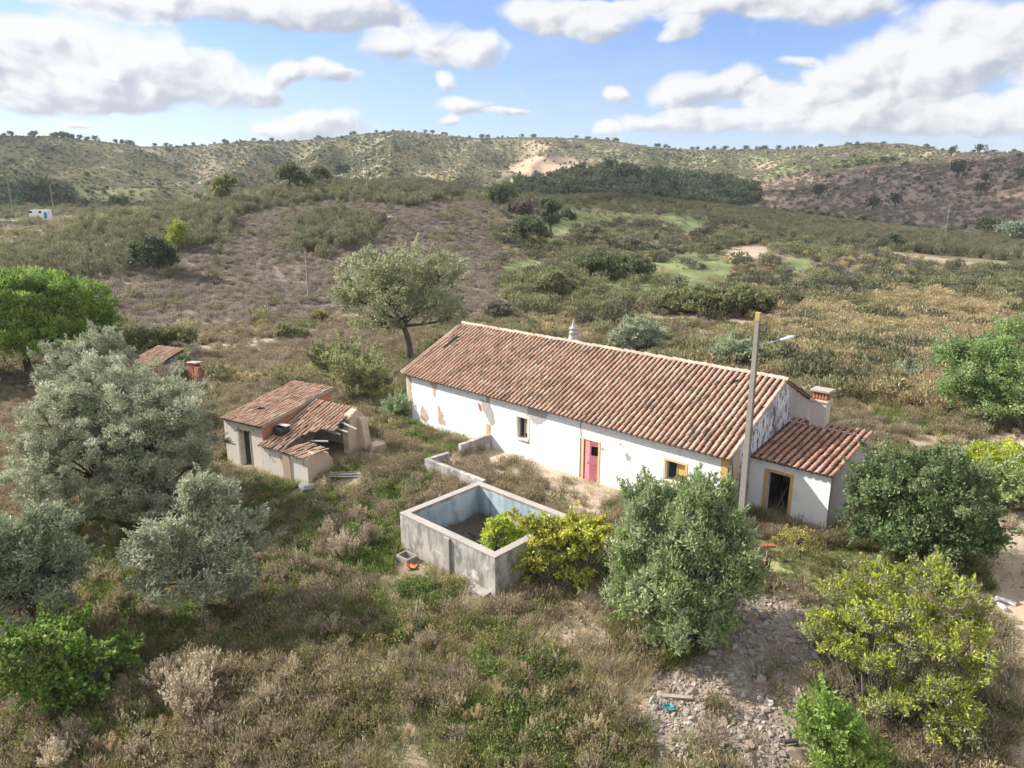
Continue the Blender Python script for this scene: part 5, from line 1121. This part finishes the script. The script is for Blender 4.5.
P, g = cover(42000, 9, 80); kk = clear(P, .5); P = P[kk]; g = {a: b[kk] for a, b in g.items()}; n_a = fbm(P[:, 0] / 4., P[:, 1] / 4., 4, 71); n_b = fbm(P[:, 0] / 7., P[:, 1] / 7., 4, 72)
bare = g['track'] | g['rubble'] | g['dirt'] | g['short']
pr = np.clip((n_a - .40) * 5., .06, 1.); pr = np.where(bare, .05, pr); pr = np.where(g['dirt'], .12 + .25 * (n_a > .52), pr); pr = np.where(g['terrace'], .10 + .35 * (n_a > .55), pr); pr = np.where(g['straw'], .15 + .5 * (n_a > .42), pr); pr = np.where(g['green'], pr * .5, pr); pr = np.where(g['gold'], .1, pr)
k = rng.random(len(P)) < pr; Q = P[k]; scatter('dry_weeds', Q, rng.uniform(.55, 1.35, len(Q)) * np.where(g['terrace'][k], .8, 1), b_weed)
pr = np.clip((n_b - .44) * 4., .03, .8); pr = np.where(bare, .02, pr); pr = np.where(g['terrace'], .02, pr); pr = np.where(g['green'], pr + .1, pr); pr = np.where(g['straw'], pr * .15, pr)
k = rng.random(len(P)) < pr; Q = P[k]; Q = Q[rng.random(len(Q)) < .7]; scatter('olive_weeds', Q, rng.uniform(.5, 1.25, len(Q)), b_olivew)
n_c = fbm(P[:, 0] / 3.2 + 40, P[:, 1] / 3.2, 4, 73); pr = np.clip((n_c - .52) * 4., 0, .5); pr = np.where(bare | g['terrace'] | g['gold'], 0, pr); pr = np.where(g['green'], pr + .10, pr); pr = np.where(g['straw'], pr * .3, pr)
k = rng.random(len(P)) < pr; Q = P[k]; scatter('green_weeds', Q, rng.uniform(.5, 1.3, len(Q)), b_greenw)
n_d = fbm(P[:, 0] / 3.6 + 11, P[:, 1] / 3.6 + 70, 4, 74); pr = np.clip((n_d - .50) * 3.5, 0, .55); pr = np.where(g['track'] | g['rubble'] | g['terrace'] | g['short'], 0, pr); pr = np.where(g['dirt'], pr * .3, pr)
k = rng.random(len(P)) < pr * np.clip(30 / np.hypot(P[:, 0], P[:, 1]), .3, 1); Q = P[k]; scatter('dry_seed_stalks', Q, rng.uniform(.25, .62, len(Q)), stalk_small)
# the slopes behind
P, g = cover(260000, 52, 300); r_ = np.hypot(P[:, 0], P[:, 1]); n_a = fbm(P[:, 0] / 7., P[:, 1] / 7., 4, 81); n_b = fbm(P[:, 0] / 18., P[:, 1] / 18., 4, 82)
kk = clear(P, .8); P = P[kk]; r_ = r_[kk]; n_a = n_a[kk]; n_b = n_b[kk]; g = {a: b[kk] for a, b in g.items()}
van_ = gp(42, 220); van = (np.hypot(P[:, 0] - van_[0], (P[:, 1] - van_[1]) / 3) < 7)
free = ~van & ~(g['bare'] | g['track'] | g['straw']) & ~(g['lush'] & (rng.random(len(P)) < .90))
pr = np.where(g['gold'], .12 + .5 * (n_a > .42), np.where(g['mid'] & (n_a > .50), .07, .02)) * free * np.clip(80 / r_, .3, 1.3) * (r_ < 210) * ~g['knoll']
k = rng.random(len(P)) < pr; Q = P[k]; scatter('golden_scrub', Q, rng.uniform(.6, 1.5, len(Q)), b_gold)
pr = np.where(g['mid'] | g['gold'], np.clip((n_b - .47) * 2, .01, .3), .02) * free * np.clip(110 / r_, .5, 1.2); pr = np.where(g['knoll'], .004, pr); pr = np.where(g['gold'], pr * .35, pr)
k = rng.random(len(P)) < pr; Q = P[k]; scatter('green_scrub', Q, rng.uniform(.6, 1.7, len(Q)), b_grgr)
pr = np.where(g['knoll'] & ~g['broom'], .35 + .4 * np.clip((n_a - .3) * 3, .0, 1), np.where(g['mid'], .16 * (n_b < .5), .10)) * (free | g['straw']) * ~g['gold'] * (r_ < 285)
k = rng.random(len(P)) < pr; Q = P[k]; scatter('heath_scrub', Q, rng.uniform(.35, .95, len(Q)), b_knoll)
pr = np.where((g['mid'] | g['gold']) & free, np.where(g['mid'], .022, .006) + .03 * (n_b > .55), 0); k = rng.random(len(P)) < pr; Q = P[k]; scatter('dark_scrub', Q, rng.uniform(.6, 2.0, len(Q)), b_dark)
pr = np.where(g['broom'], .20, .005 * (r_ > 110)) * free
k = rng.random(len(P)) < pr; Q = P[k]; scatter('broom_scrub', Q, rng.uniform(.55, 1.15, len(Q)), b_broom)
# far hills
P, g = cover(110000, 290, 1150); r_ = np.hypot(P[:, 0], P[:, 1]); n_a = fbm(P[:, 0] / 60., P[:, 1] / 80., 4, 91)
gl = gully(P[:, 0], P[:, 1]); pr = np.clip((n_a - .45) * 2., .04, .4) + .55 * sstep(.60, .38, gl); pr = np.where(g['purple'], .02 + .10 * (n_a > .55), pr); pr = np.where(g['field_far'], .02, pr); pr = np.where(g['wood'], 0, pr)
left = (P[:, 0] < -110) & (r_ < 470); pr = np.where(left, .85, pr)
k = rng.random(len(P)) < pr * .5; Q = P[k]; scatter('far_scrub', Q, np.exp(rng.normal(-.5, .4, len(Q))), b_far)
k = rng.random(len(P)) < np.where(g['field_far'] | g['wood'], 0, np.where(g['purple'], .10, .30)); Q = P[k]; scatter('far_yellow_scrub', Q, rng.uniform(.4, 1.3, len(Q)), b_fary)
k = rng.random(len(P)) < np.where(g['field_far'] | g['wood'], 0, np.where(g['purple'], .50, .30)); Q = P[k]; scatter('far_heath', Q, rng.uniform(1., 2.6, len(Q)), b_knoll, tilt=.15)
P, g = cover(60000, 290, 640); r_ = np.hypot(P[:, 0], P[:, 1])
px, py, d_ = pix(P); lw = (px < 70) & (r_ < 520) & (r_ > 330)
k = rng.random(len(P)) < np.where(g['wood'], .45 * (fbm(P[:, 0] / 14, P[:, 1] / 14, 3, 95) > .36), np.where(lw, .30, 0)); Q = P[k]; scatter('woodland', Q, np.exp(rng.normal(-.1, .3, len(Q))) * np.where(lw[k], 1.5, 1), b_wood)
# trees one can tell apart: along the crests and on the purple slope
cols_ = [(.06, .085, .045), (.075, .10, .05), (.055, .075, .04)]
ctree = []
for k in range(4):
    V, F, C = bush(500 + k, 260, 2.3, 3.4, .8, .5, cols_, .4); V = V + [0, 0, 1.3]; ctree.append((mesh_np('crown', V, F, C, M['leaf']),))
mb = MB(); mb.tube([(0, 0, -.5), (0.1, 0, 1.2), (.25, .1, 3.2)], [.35, .28, .15], 6); tmp = mb.build('trunk', M['bark']); tr_me = tmp.data; bpy.data.objects.remove(tmp)
def far_tree(P, s, k, lab, grp):
    o = thing('crest_tree', P, lab, 'tree', grp); o.scale = (s, s, s); o.rotation_euler = (0, 0, k * 2.1); link('crown', ctree[k % 4][0], o); link('trunk', tr_me, o); return o
ca = np.sort(rng.uniform(azel(-20, 190)[0], azel(1044, 190)[0], 190)); k = 0
for a in ca:
    pxx = 512 + FPX * math.tan(a) * 1.0
    if rng.random() < (.9 if pxx < 160 else .45 if pxx < 500 else .6):
        re = float(np.interp(a, AZC, rE)) * rng.uniform(.975, 1.0); x, y = re * math.sin(a), re * math.cos(a)
        far_tree((x, y, ter1(x, y)), rng.uniform(.7, 1.6), k, 'small dark tree in the row along the skyline of the far hills', 'trees along the far skyline'); k += 1
for x, y, s, lab in ((757, 185, 1.0, 'dark tree low on the purple slope'), (818, 196, 1.5, 'dark round tree on the purple slope above the broom'), (872, 208, 1.3, 'low dark tree on the purple slope left of the post'), (895, 205, 1.4, 'wide dark tree on the purple slope above the post'), (957, 176, 2.0, 'biggest dark tree high on the purple slope'), (985, 182, 1.0, 'smaller tree right of the biggest one on the purple slope'),
                     (951, 154, 1.5, 'left tree of the line on the right skyline'), (979, 151, 1.4, 'middle tree of the line on the right skyline'), (994, 149, 1.5, 'right tree of the line on the right skyline'), (1018, 147, 1.3, 'tree at the right end of the skyline'), (892, 160, .9, 'tree where the sunlit hill meets the purple slope'), (980, 193, 1.2, 'low tree in the middle of the purple slope at right'), (1020, 180, 1.5, 'dark tree at the right edge on the purple slope')):
    far_tree(gp(x, y + 3), s * 1.25, k, lab, 'trees on the right slope'); k += 1
# ------------------------------------------------------------------ rubble
stones = [boulder('stone', None, 1., 'stone', c_, (1, .8, .62), 40 + i, 2, False) for i, c_ in enumerate([(.26, .22, .18), (.31, .265, .22), (.19, .165, .14), (.28, .255, .23), (.24, .18, .14), (.36, .32, .275)])]
P, g = cover(150000, 12, 34); k = np.where(g['rubble'], .9, np.where(g['dirt'], .26, np.where(g['track'], .03, .003))) > rng.random(len(P)); k &= clear(P, .1, False); Q = P[k]; 
scatter('rubble_stones', Q + [0, 0, .0], np.exp(rng.normal(-2.95, .55, len(Q))), stones, tilt=.6)
big = [(694, 693, .22), (708, 700, .17), (716, 688, .19), (703, 715, .2), (725, 722, .24), (735, 708, .16), (748, 720, .18), (690, 670, .2), (720, 668, .22), (760, 700, .2), (700, 740, .3), (722, 745, .22), (745, 750, .2), (770, 735, .18), (730, 762, .24), (752, 668, .16), (766, 690, .15), (712, 655, .2), (686, 715, .15), (765, 712, .2), (597, 655, .14), (578, 655, .12), (548, 665, .12), (640, 655, .12), (760, 575, .25), (772, 583, .22), (790, 575, .16), (765, 590, .2)]
for i, (x, y, s) in enumerate(big):
    s *= .9; P = gp(x, y); o = link('rubble_stone', stones[i % 6], None, P + Z3 * s * .2); o.scale = (s, s, s); o.rotation_euler = (rng.uniform(-.4, .4), rng.uniform(-.4, .4), i * 1.3)
    tag(o, 'larger pale stone lying among the rubble in the right foreground' if i < 20 else 'loose pale stone on the bare dirt away from the rubble heap', 'stone', 'larger rubble stones' if i < 20 else 'loose stones on the dirt')
# dead twisted stems near the pole
P = gp(762, 580); ds = thing('dead_shrub', P, 'dead blackened twisted stems beside the feathery bush', 'dead shrub'); mb = MB()
for i in range(16):
    a = rng.uniform(0, 6.28); e = P + np.array([math.cos(a) * rng.uniform(.1, .6), math.sin(a) * .4, rng.uniform(.6, 1.5)]); p = curve_pts(P + rng.normal(size=3) * .08 * [1, 1, 0] - Z3 * .05, e, 6, .22); mb.tube(p, np.linspace(.035, .008, 6), 5)
    for q in range(3): mb.tube(curve_pts(p[rng.integers(2, 5)], e + rng.normal(size=3) * .3, 4, .2), np.linspace(.014, .004, 4), 4)
mb.build('stems', M['bark'], ds, True)
P = gp(766, 560) + Z3 * .0; 
F = Fr(P, [1, 0, 0], [0, 1, 0]); rd = thing('red_signpost', P, 'short stick topped by a small red board near the annex', 'stick'); mb = MB(); mb.tube([F(0, 0, -.2), F(.03, 0, .55)], .03, 6); mb.build('stick', M['wood'], rd); mb = MB(); mb.box(F, -.22, .28, -.1, .12, .553, .62, j=.015); mb.build('board', M['red_plastic'], rd)
P = gp(748, 553); F = Fr(P, [1, 0, 0], [0, 1, 0]); lg = thing('leaning_branch', P, 'bare grey branch leaning beside the concrete pole', 'branch'); mb = MB(); mb.tube(curve_pts(F(.25, 0, -.1), F(-.25, .5, 1.5), 6, .05), np.linspace(.05, .03, 6), 7); mb.tube(curve_pts(F(.1, .2, .5), F(.4, .2, 1.1), 4, .1), np.linspace(.03, .01, 4), 5); mb.build('branch', M['pale_bark'], lg, True)
# litter and loose things
def loose(name, px, label, cat, fn, m, bev=.006, dz=0.):
    P = gp(*px) + Z3 * dz; o = thing(name, P, label, cat); mb = MB(); fn(mb, P); mb.build('body', M[m], o, bevel=bev); return o
def fr(P, a): return Fr(P, [math.cos(a), math.sin(a), 0], [-math.sin(a), math.cos(a), 0])
loose('plank', (677, 700), 'grey wooden plank lying on the rubble', 'plank', lambda mb, P: mb.box(fr(P, -.1), -.45, .45, -.07, .07, .05, .11, j=.01), 'wood')
loose('drain_pipe', (798, 746), 'dark pipe lying on stones left of the green shrub', 'pipe', lambda mb, P: mb.tube([P + [-.4, 0, .12], P + [.4, .12, .12]], .06, 10), 'dark_metal', 0)
def crumple(mb, P, w=.18, h=.10):
    n = 6; V = [P + np.array([(i - 2.5) / 2.5 * w + random.uniform(-.02, .02), (j - 2.5) / 2.5 * w * .7 + random.uniform(-.02, .02), .04 + random.uniform(0, h)]) for j in range(n) for i in range(n)]
    mb.add(V, [(j*n + i, j*n + i + 1, j*n + n + i + 1, j*n + n + i) for j in range(n - 1) for i in range(n - 1)])
loose('teal_packet', (669, 710), 'crumpled teal plastic packet at the left edge of the rubble', 'litter', crumple, 'teal', 0)
loose('blue_wrapper', (753, 611), 'small blue wrapper among shaded stones right of the feathery bush', 'litter', lambda m_, P: crumple(m_, P, .10, .06), 'blue_plastic', 0)
loose('orange_rag', (411, 569), 'crumpled orange rag beside the small concrete trough', 'rag', lambda m_, P: crumple(m_, P, .24, .14), 'orange', 0)
def bottle(mb, P, a): F = fr(P, a); mb.tube([F(-.18, 0, .08), F(-.15, 0, .08), F(.08, 0, .08), F(.14, 0, .08), F(.20, 0, .08)], [.06, .075, .075, .03, .03], 12)
loose('white_bottle', (993, 602), 'white plastic bottle on the track, left of two white ones', 'bottle', lambda m_, P: bottle(m_, P, .4), 'white_plastic', 0)
loose('white_jug', (1001, 609), 'wider white plastic jug on the track between two bottles', 'jug', lambda m_, P: bottle(m_, P + [0, 0, .02], 1.6), 'white_plastic', 0)
loose('white_tray', (1005, 603), 'long white plastic tray on the track beside the jug', 'tray', lambda m_, P: m_.box(fr(P, -.8), -.3, .3, -.07, .07, .03, .1, j=.015), 'white_plastic')
def trough(mb, P):
    F = Fr(P, E3, N3)
    for b in ((-.36, .36, -.28, -.2), (-.36, .36, .2, .28), (-.36, -.28, -.199, .199), (.28, .36, -.199, .199)): mb.box(F, *b, -.3, .24)
    mb.box(F, -.279, .279, -.199, .199, -.3, .02)
loose('concrete_trough', (407, 561), 'small hollow concrete trough at the left corner of the tank', 'trough', trough, 'pole_conc', .012)
loose('concrete_slab', (479, 592), 'broken concrete slab at the foot of the tank near its front corner', 'slab', lambda m_, P: m_.box(Fr(P, E3, N3), -.4, .45, -.2, .2, -.1, .14, j=.05), 'rim', .015)
loose('rubble_block', (376, 452), 'brown block of fallen masonry right of the outbuilding', 'masonry block', lambda mb, P: mb.add([P + np.array(v.co) * [.62, .5, .75] + [0, 0, .25] for v in boulder('lump', None, 1., 'mud', (.4, .3, .2), (1, 1, .8), 78, 2, False).vertices], [tuple(q.vertices) for q in bpy.data.meshes['lump'].polygons]), 'mud', 0)
loose('plank_pile', (350, 478), 'weathered planks on the grass below the broken outbuilding', 'planks', lambda m_, P: [m_.box(fr(P + [0, k * .25, 0], .08 * k), -1.1, 1.1, -.07, .07, .06 + .03 * k, .1 + .03 * k, j=.02) for k in range(3)], 'grey_wood')
for i, (x, y) in enumerate([(438, 424), (432, 420), (445, 426), (426, 418), (450, 422), (441, 419)]):
    P = gp(x, y); me = stones[[4, 0, 4, 1, 0, 4][i]]; o = link('fallen_masonry', me, None, P + Z3 * .08); s = .3 + .08 * (i % 3); o.scale = (s * 1.2, s, s); o.rotation_euler = (.3, .2, i); tag(o, 'reddish masonry lump fallen at the foot of the damaged house wall', 'masonry', 'masonry fallen from the house wall')
CLOUDS = [((60, 330), 620, 195, 600, 3), ((340, 500), 190, 130, 600, 8), ((-480, 700), 170, 200, 600, 11)]
HAZE = .00013
EXPO = .84
# ------------------------------------------------------------------ light and sky
CLOUD_LO, CLOUD_HI = (1.95, 2.08, 2.4), (3.85, 3.83, 3.83)
SUN_TH, SUN_EL = R(-17), R(35)          # direction the light travels (azimuth) and sun height
dvec = np.array([math.cos(SUN_TH) * math.cos(SUN_EL), math.sin(SUN_TH) * math.cos(SUN_EL), -math.sin(SUN_EL)])
sd = bpy.data.lights.new('sun', 'SUN'); so = bpy.data.objects.new('sun', sd); col.objects.link(so)
sd.energy = 5.0; sd.angle = R(.6); sd.color = (1., .945, .86)
from mathutils import Vector
so.rotation_euler = Vector(dvec).to_track_quat('-Z', 'Y').to_euler(); so.location = (-60, 20, 60)
w = bpy.data.worlds.new('World'); sc.world = w; w.use_nodes = True
t = NT(w.node_tree)
sky = t.n('ShaderNodeTexSky', sky_type='NISHITA'); sky.sun_disc = False; sky.sun_elevation = SUN_EL
sx, sy = -dvec[0], -dvec[1]; sky.sun_rotation = math.atan2(sx, sy); sky.air_density = 1.0; sky.dust_density = .6; sky.ozone_density = 1.2
gen = t.n('ShaderNodeTexCoord').outputs['Generated']
xyz = t.n('ShaderNodeSeparateXYZ', i_0=gen)
U = t.m('ARCTAN2', xyz.outputs[0], xyz.outputs[1]); Vv = t.m('ARCSINE', xyz.outputs[2])
UV = t.n('ShaderNodeCombineXYZ', i_0=U, i_1=Vv).outputs[0]
CL = [(125, 62, 105, 46), (60, 72, 75, 40), (225, 80, 62, 28), (20, 40, 45, 22), (100, 95, 85, 16), (265, 92, 32, 14),
      (200, 2, 230, 20), (340, 8, 90, 22), (385, 45, 30, 20), (430, 42, 45, 30), (478, 52, 40, 20),
      (330, 72, 34, 16), (290, 72, 22, 14), (352, 78, 24, 9), (320, 124, 62, 15), (290, 130, 40, 10), (75, 124, 14, 4), (20, 110, 32, 12),
      (441, 83, 15, 14), (462, 108, 42, 11), (450, 124, 16, 8), (505, 114, 32, 6),
      (545, 14, 60, 22), (602, 20, 46, 24), (680, 30, 28, 12), (720, 8, 85, 16), (820, 4, 90, 18), (640, 2, 70, 9),
      (690, 95, 50, 22), (735, 84, 34, 18), (770, 95, 30, 14), (612, 95, 24, 12), (640, 60, 1, 1), (606, 130, 14, 9), (800, 60, 30, 6),
      (868, 62, 42, 34), (835, 82, 46, 20), (920, 78, 70, 40), (960, 20, 70, 26), (1015, 42, 50, 34), (800, 104, 55, 14), (880, 100, 60, 22),
      (700, 122, 120, 13), (860, 122, 130, 18), (985, 112, 80, 20), (1080, 90, 60, 40), (-60, 60, 70, 50), (600, -60, 300, 30), (100, -50, 200, 30)]
wn = t.n('ShaderNodeTexNoise'); wn.inputs['Scale'].default_value = 11; wn.inputs['Detail'].default_value = 3; t.set(wn.inputs['Vector'], UV)
q = t.vm('ADD', UV, t.vm('MULTIPLY', t.vm('SUBTRACT', wn.outputs['Color'], (.5, .5, .5)), (.06, .04, 0)))
acc = lean = None
for x, y, a, b in CL:
    u0, v0 = azel(x, y); ka, kb = FPX / a / .89, FPX / b / .92
    d = t.vm('MULTIPLY', t.vm('SUBTRACT', q, (u0, v0, 0)), (ka, kb, 0)); e = t.m('SUBTRACT', 1., t.vm('DOT_PRODUCT', d, d, 1), clamp=True)
    g = t.m('MULTIPLY', e, t.vm('DOT_PRODUCT', d, (-.45, .9, 0), 1))
    acc = e if acc is None else t.m('ADD', acc, e); lean = g if lean is None else t.m('ADD', lean, g)
far_ = t.m('MULTIPLY', t.ss(t.m('ABSOLUTE', U), .8, 1.1), t.ss(t.noise(4., 3, .5, UV), .38, .60)); acc = t.m('ADD', acc, t.m('ADD', far_, t.m('MULTIPLY', t.ss(Vv, .42, .75), .75)))
lean = t.m('DIVIDE', lean, t.m('MAXIMUM', acc, .15))
def billow(off):
    p = t.vm('ADD', t.vm('MULTIPLY', q, (1, 1.35, 1)), off)
    v = t.n('ShaderNodeTexVoronoi'); v.feature = 'F1'; v.inputs['Scale'].default_value = 15; v.inputs['Detail'].default_value = 2.; v.inputs['Roughness'].default_value = .55; v.normalize = True; t.set(v.inputs['Vector'], p)
    return t.m('ADD', t.m('MULTIPLY', t.m('SUBTRACT', 1., v.outputs['Distance']), .75), t.m('MULTIPLY', t.noise(16, 6, .6, p), .5))
nz = billow((0, 0, 0)); nz2 = billow((-.012, .016, 0))
D0 = t.m('ADD', t.m('MINIMUM', acc, 1.), t.m('MULTIPLY', t.m('SUBTRACT', nz, .80), 1.9))
alpha = t.m('MULTIPLY', t.ss(D0, .04, .78), t.ss(Vv, .0, .05))
lit = t.ss(t.m('ADD', t.m('MULTIPLY', t.m('SUBTRACT', nz, nz2), 2.8), t.m('ADD', lean, t.m('MULTIPLY', acc, -.12))), -.85, .10)
ccol = t.mix(lit, CLOUD_LO, CLOUD_HI)
ccol = t.mix(t.m('MAXIMUM', t.ss(Vv, .36, .7), t.ss(t.m('ABSOLUTE', U), .9, 1.3)), ccol, (4.3, 4.3, 4.35))   # brighter cloud added overhead and far aside, out of view, as fill light
veil = t.m('MULTIPLY', t.ss(Vv, .20, .02), .28)
skyc = t.mix(1., sky.outputs[0], (.48, .545, .75), 'MULTIPLY')
skyc = t.mix(veil, skyc, (2.3, 2.65, 3.05))
wisp = t.m('MULTIPLY', t.ss(t.noise(3.2, 7, .62, t.vm('MULTIPLY', q, (1, 2.2, 1))), .44, .80), .55)
skyc = t.mix(wisp, skyc, (2.9, 3.0, 3.15))
c = t.mix(t.m('MULTIPLY', alpha, .95), skyc, ccol)
bg = t.n('ShaderNodeBackground'); t.set(bg.inputs[0], c); bg.inputs[1].default_value = .145; w.cycles.sampling_method = 'MANUAL'; w.cycles.sample_map_resolution = 256
t.set(t.n('ShaderNodeOutputWorld').inputs[0], bg.outputs[0])
# clouds outside the frame on the sunward side: they throw the shade over the hill behind the house
def cloud(target, rx, ry, alt, seed):
    import bmesh
    tg = np.array([*target, 8.]); c = tg - dvec * (alt / -dvec[2]); VV = []; FF = []; nb = 0; rn = np.random.default_rng(seed)
    bm = bmesh.new(); bmesh.ops.create_icosphere(bm, subdivisions=4, radius=1); bv = np.array([v.co[:] for v in bm.verts]); bf = np.array([[v.index for v in f.verts] for f in bm.faces]); bm.free()
    for k in range(9):
        o = rn.uniform(-.6, .6, 2) * [rx, ry]; r = rn.uniform(.4, .6); d = bv * (1 + .3 * (fbm(bv[:, 0] * 2 + k, bv[:, 1] * 2 + bv[:, 2] * 2.7, 4, seed + k)[:, None] - .5) * 2)
        V = d * [rx * r, ry * r, 26]; V[:, 2] = np.where(V[:, 2] < 0, V[:, 2] * .35, V[:, 2]); VV.append(V + [o[0], o[1], rn.uniform(-4, 8)]); FF.append(bf + nb); nb += len(V)
    me = mesh_np('cloud', np.concatenate(VV), np.concatenate(FF), None, M['cloud'], True); o = link('cloud', me, None, c); tag(o, kind='structure')
m_, tt = mat('cloud_mist'); a_ = tt.n('ShaderNodeBsdfTransparent'); b_ = tt.n('ShaderNodeBsdfDiffuse'); b_.inputs[0].default_value = (.9, .9, .9, 1); x_ = tt.n('ShaderNodeMixShader'); x_.inputs[0].default_value = .12
tt.set(x_.inputs[1], a_.outputs[0]); tt.set(x_.inputs[2], b_.outputs[0]); out(tt, x_.outputs[0]); M['cloud'] = m_
if CLOUDS:
    for a in CLOUDS: cloud(*a)
if HAZE:
    g = MB(); F = Fr([0, 0, 0], [1, 0, 0], [0, 1, 0]); g.box(F, -7000, 7000, -7000, 7000, -60, 165); m_, tt = mat('haze'); 
    v = tt.n('ShaderNodeVolumePrincipled'); v.inputs['Color'].default_value = (.82, .88, .96, 1); v.inputs['Density'].default_value = HAZE; v.inputs['Anisotropy'].default_value = .2
    tt.t.links.new(v.outputs[0], tt.n('ShaderNodeOutputMaterial').inputs['Volume']); tag(g.build('haze', m_), kind='stuff')
vs = sc.view_settings; vs.view_transform = 'Standard'; vs.look = 'None'; vs.exposure = EXPO; vs.gamma = 1; vs.use_curve_mapping = False
sc.render.engine = 'CYCLES'; cy = sc.cycles; cy.max_bounces = 4; cy.diffuse_bounces = 2; cy.glossy_bounces = 2; cy.transmission_bounces = 4; cy.transparent_max_bounces = 8; cy.volume_bounces = 1; cy.use_denoising = True; cy.use_adaptive_sampling = True; cy.adaptive_threshold = .02; cy.caustics_reflective = False; cy.caustics_refractive = False
sc.render.film_transparent = False
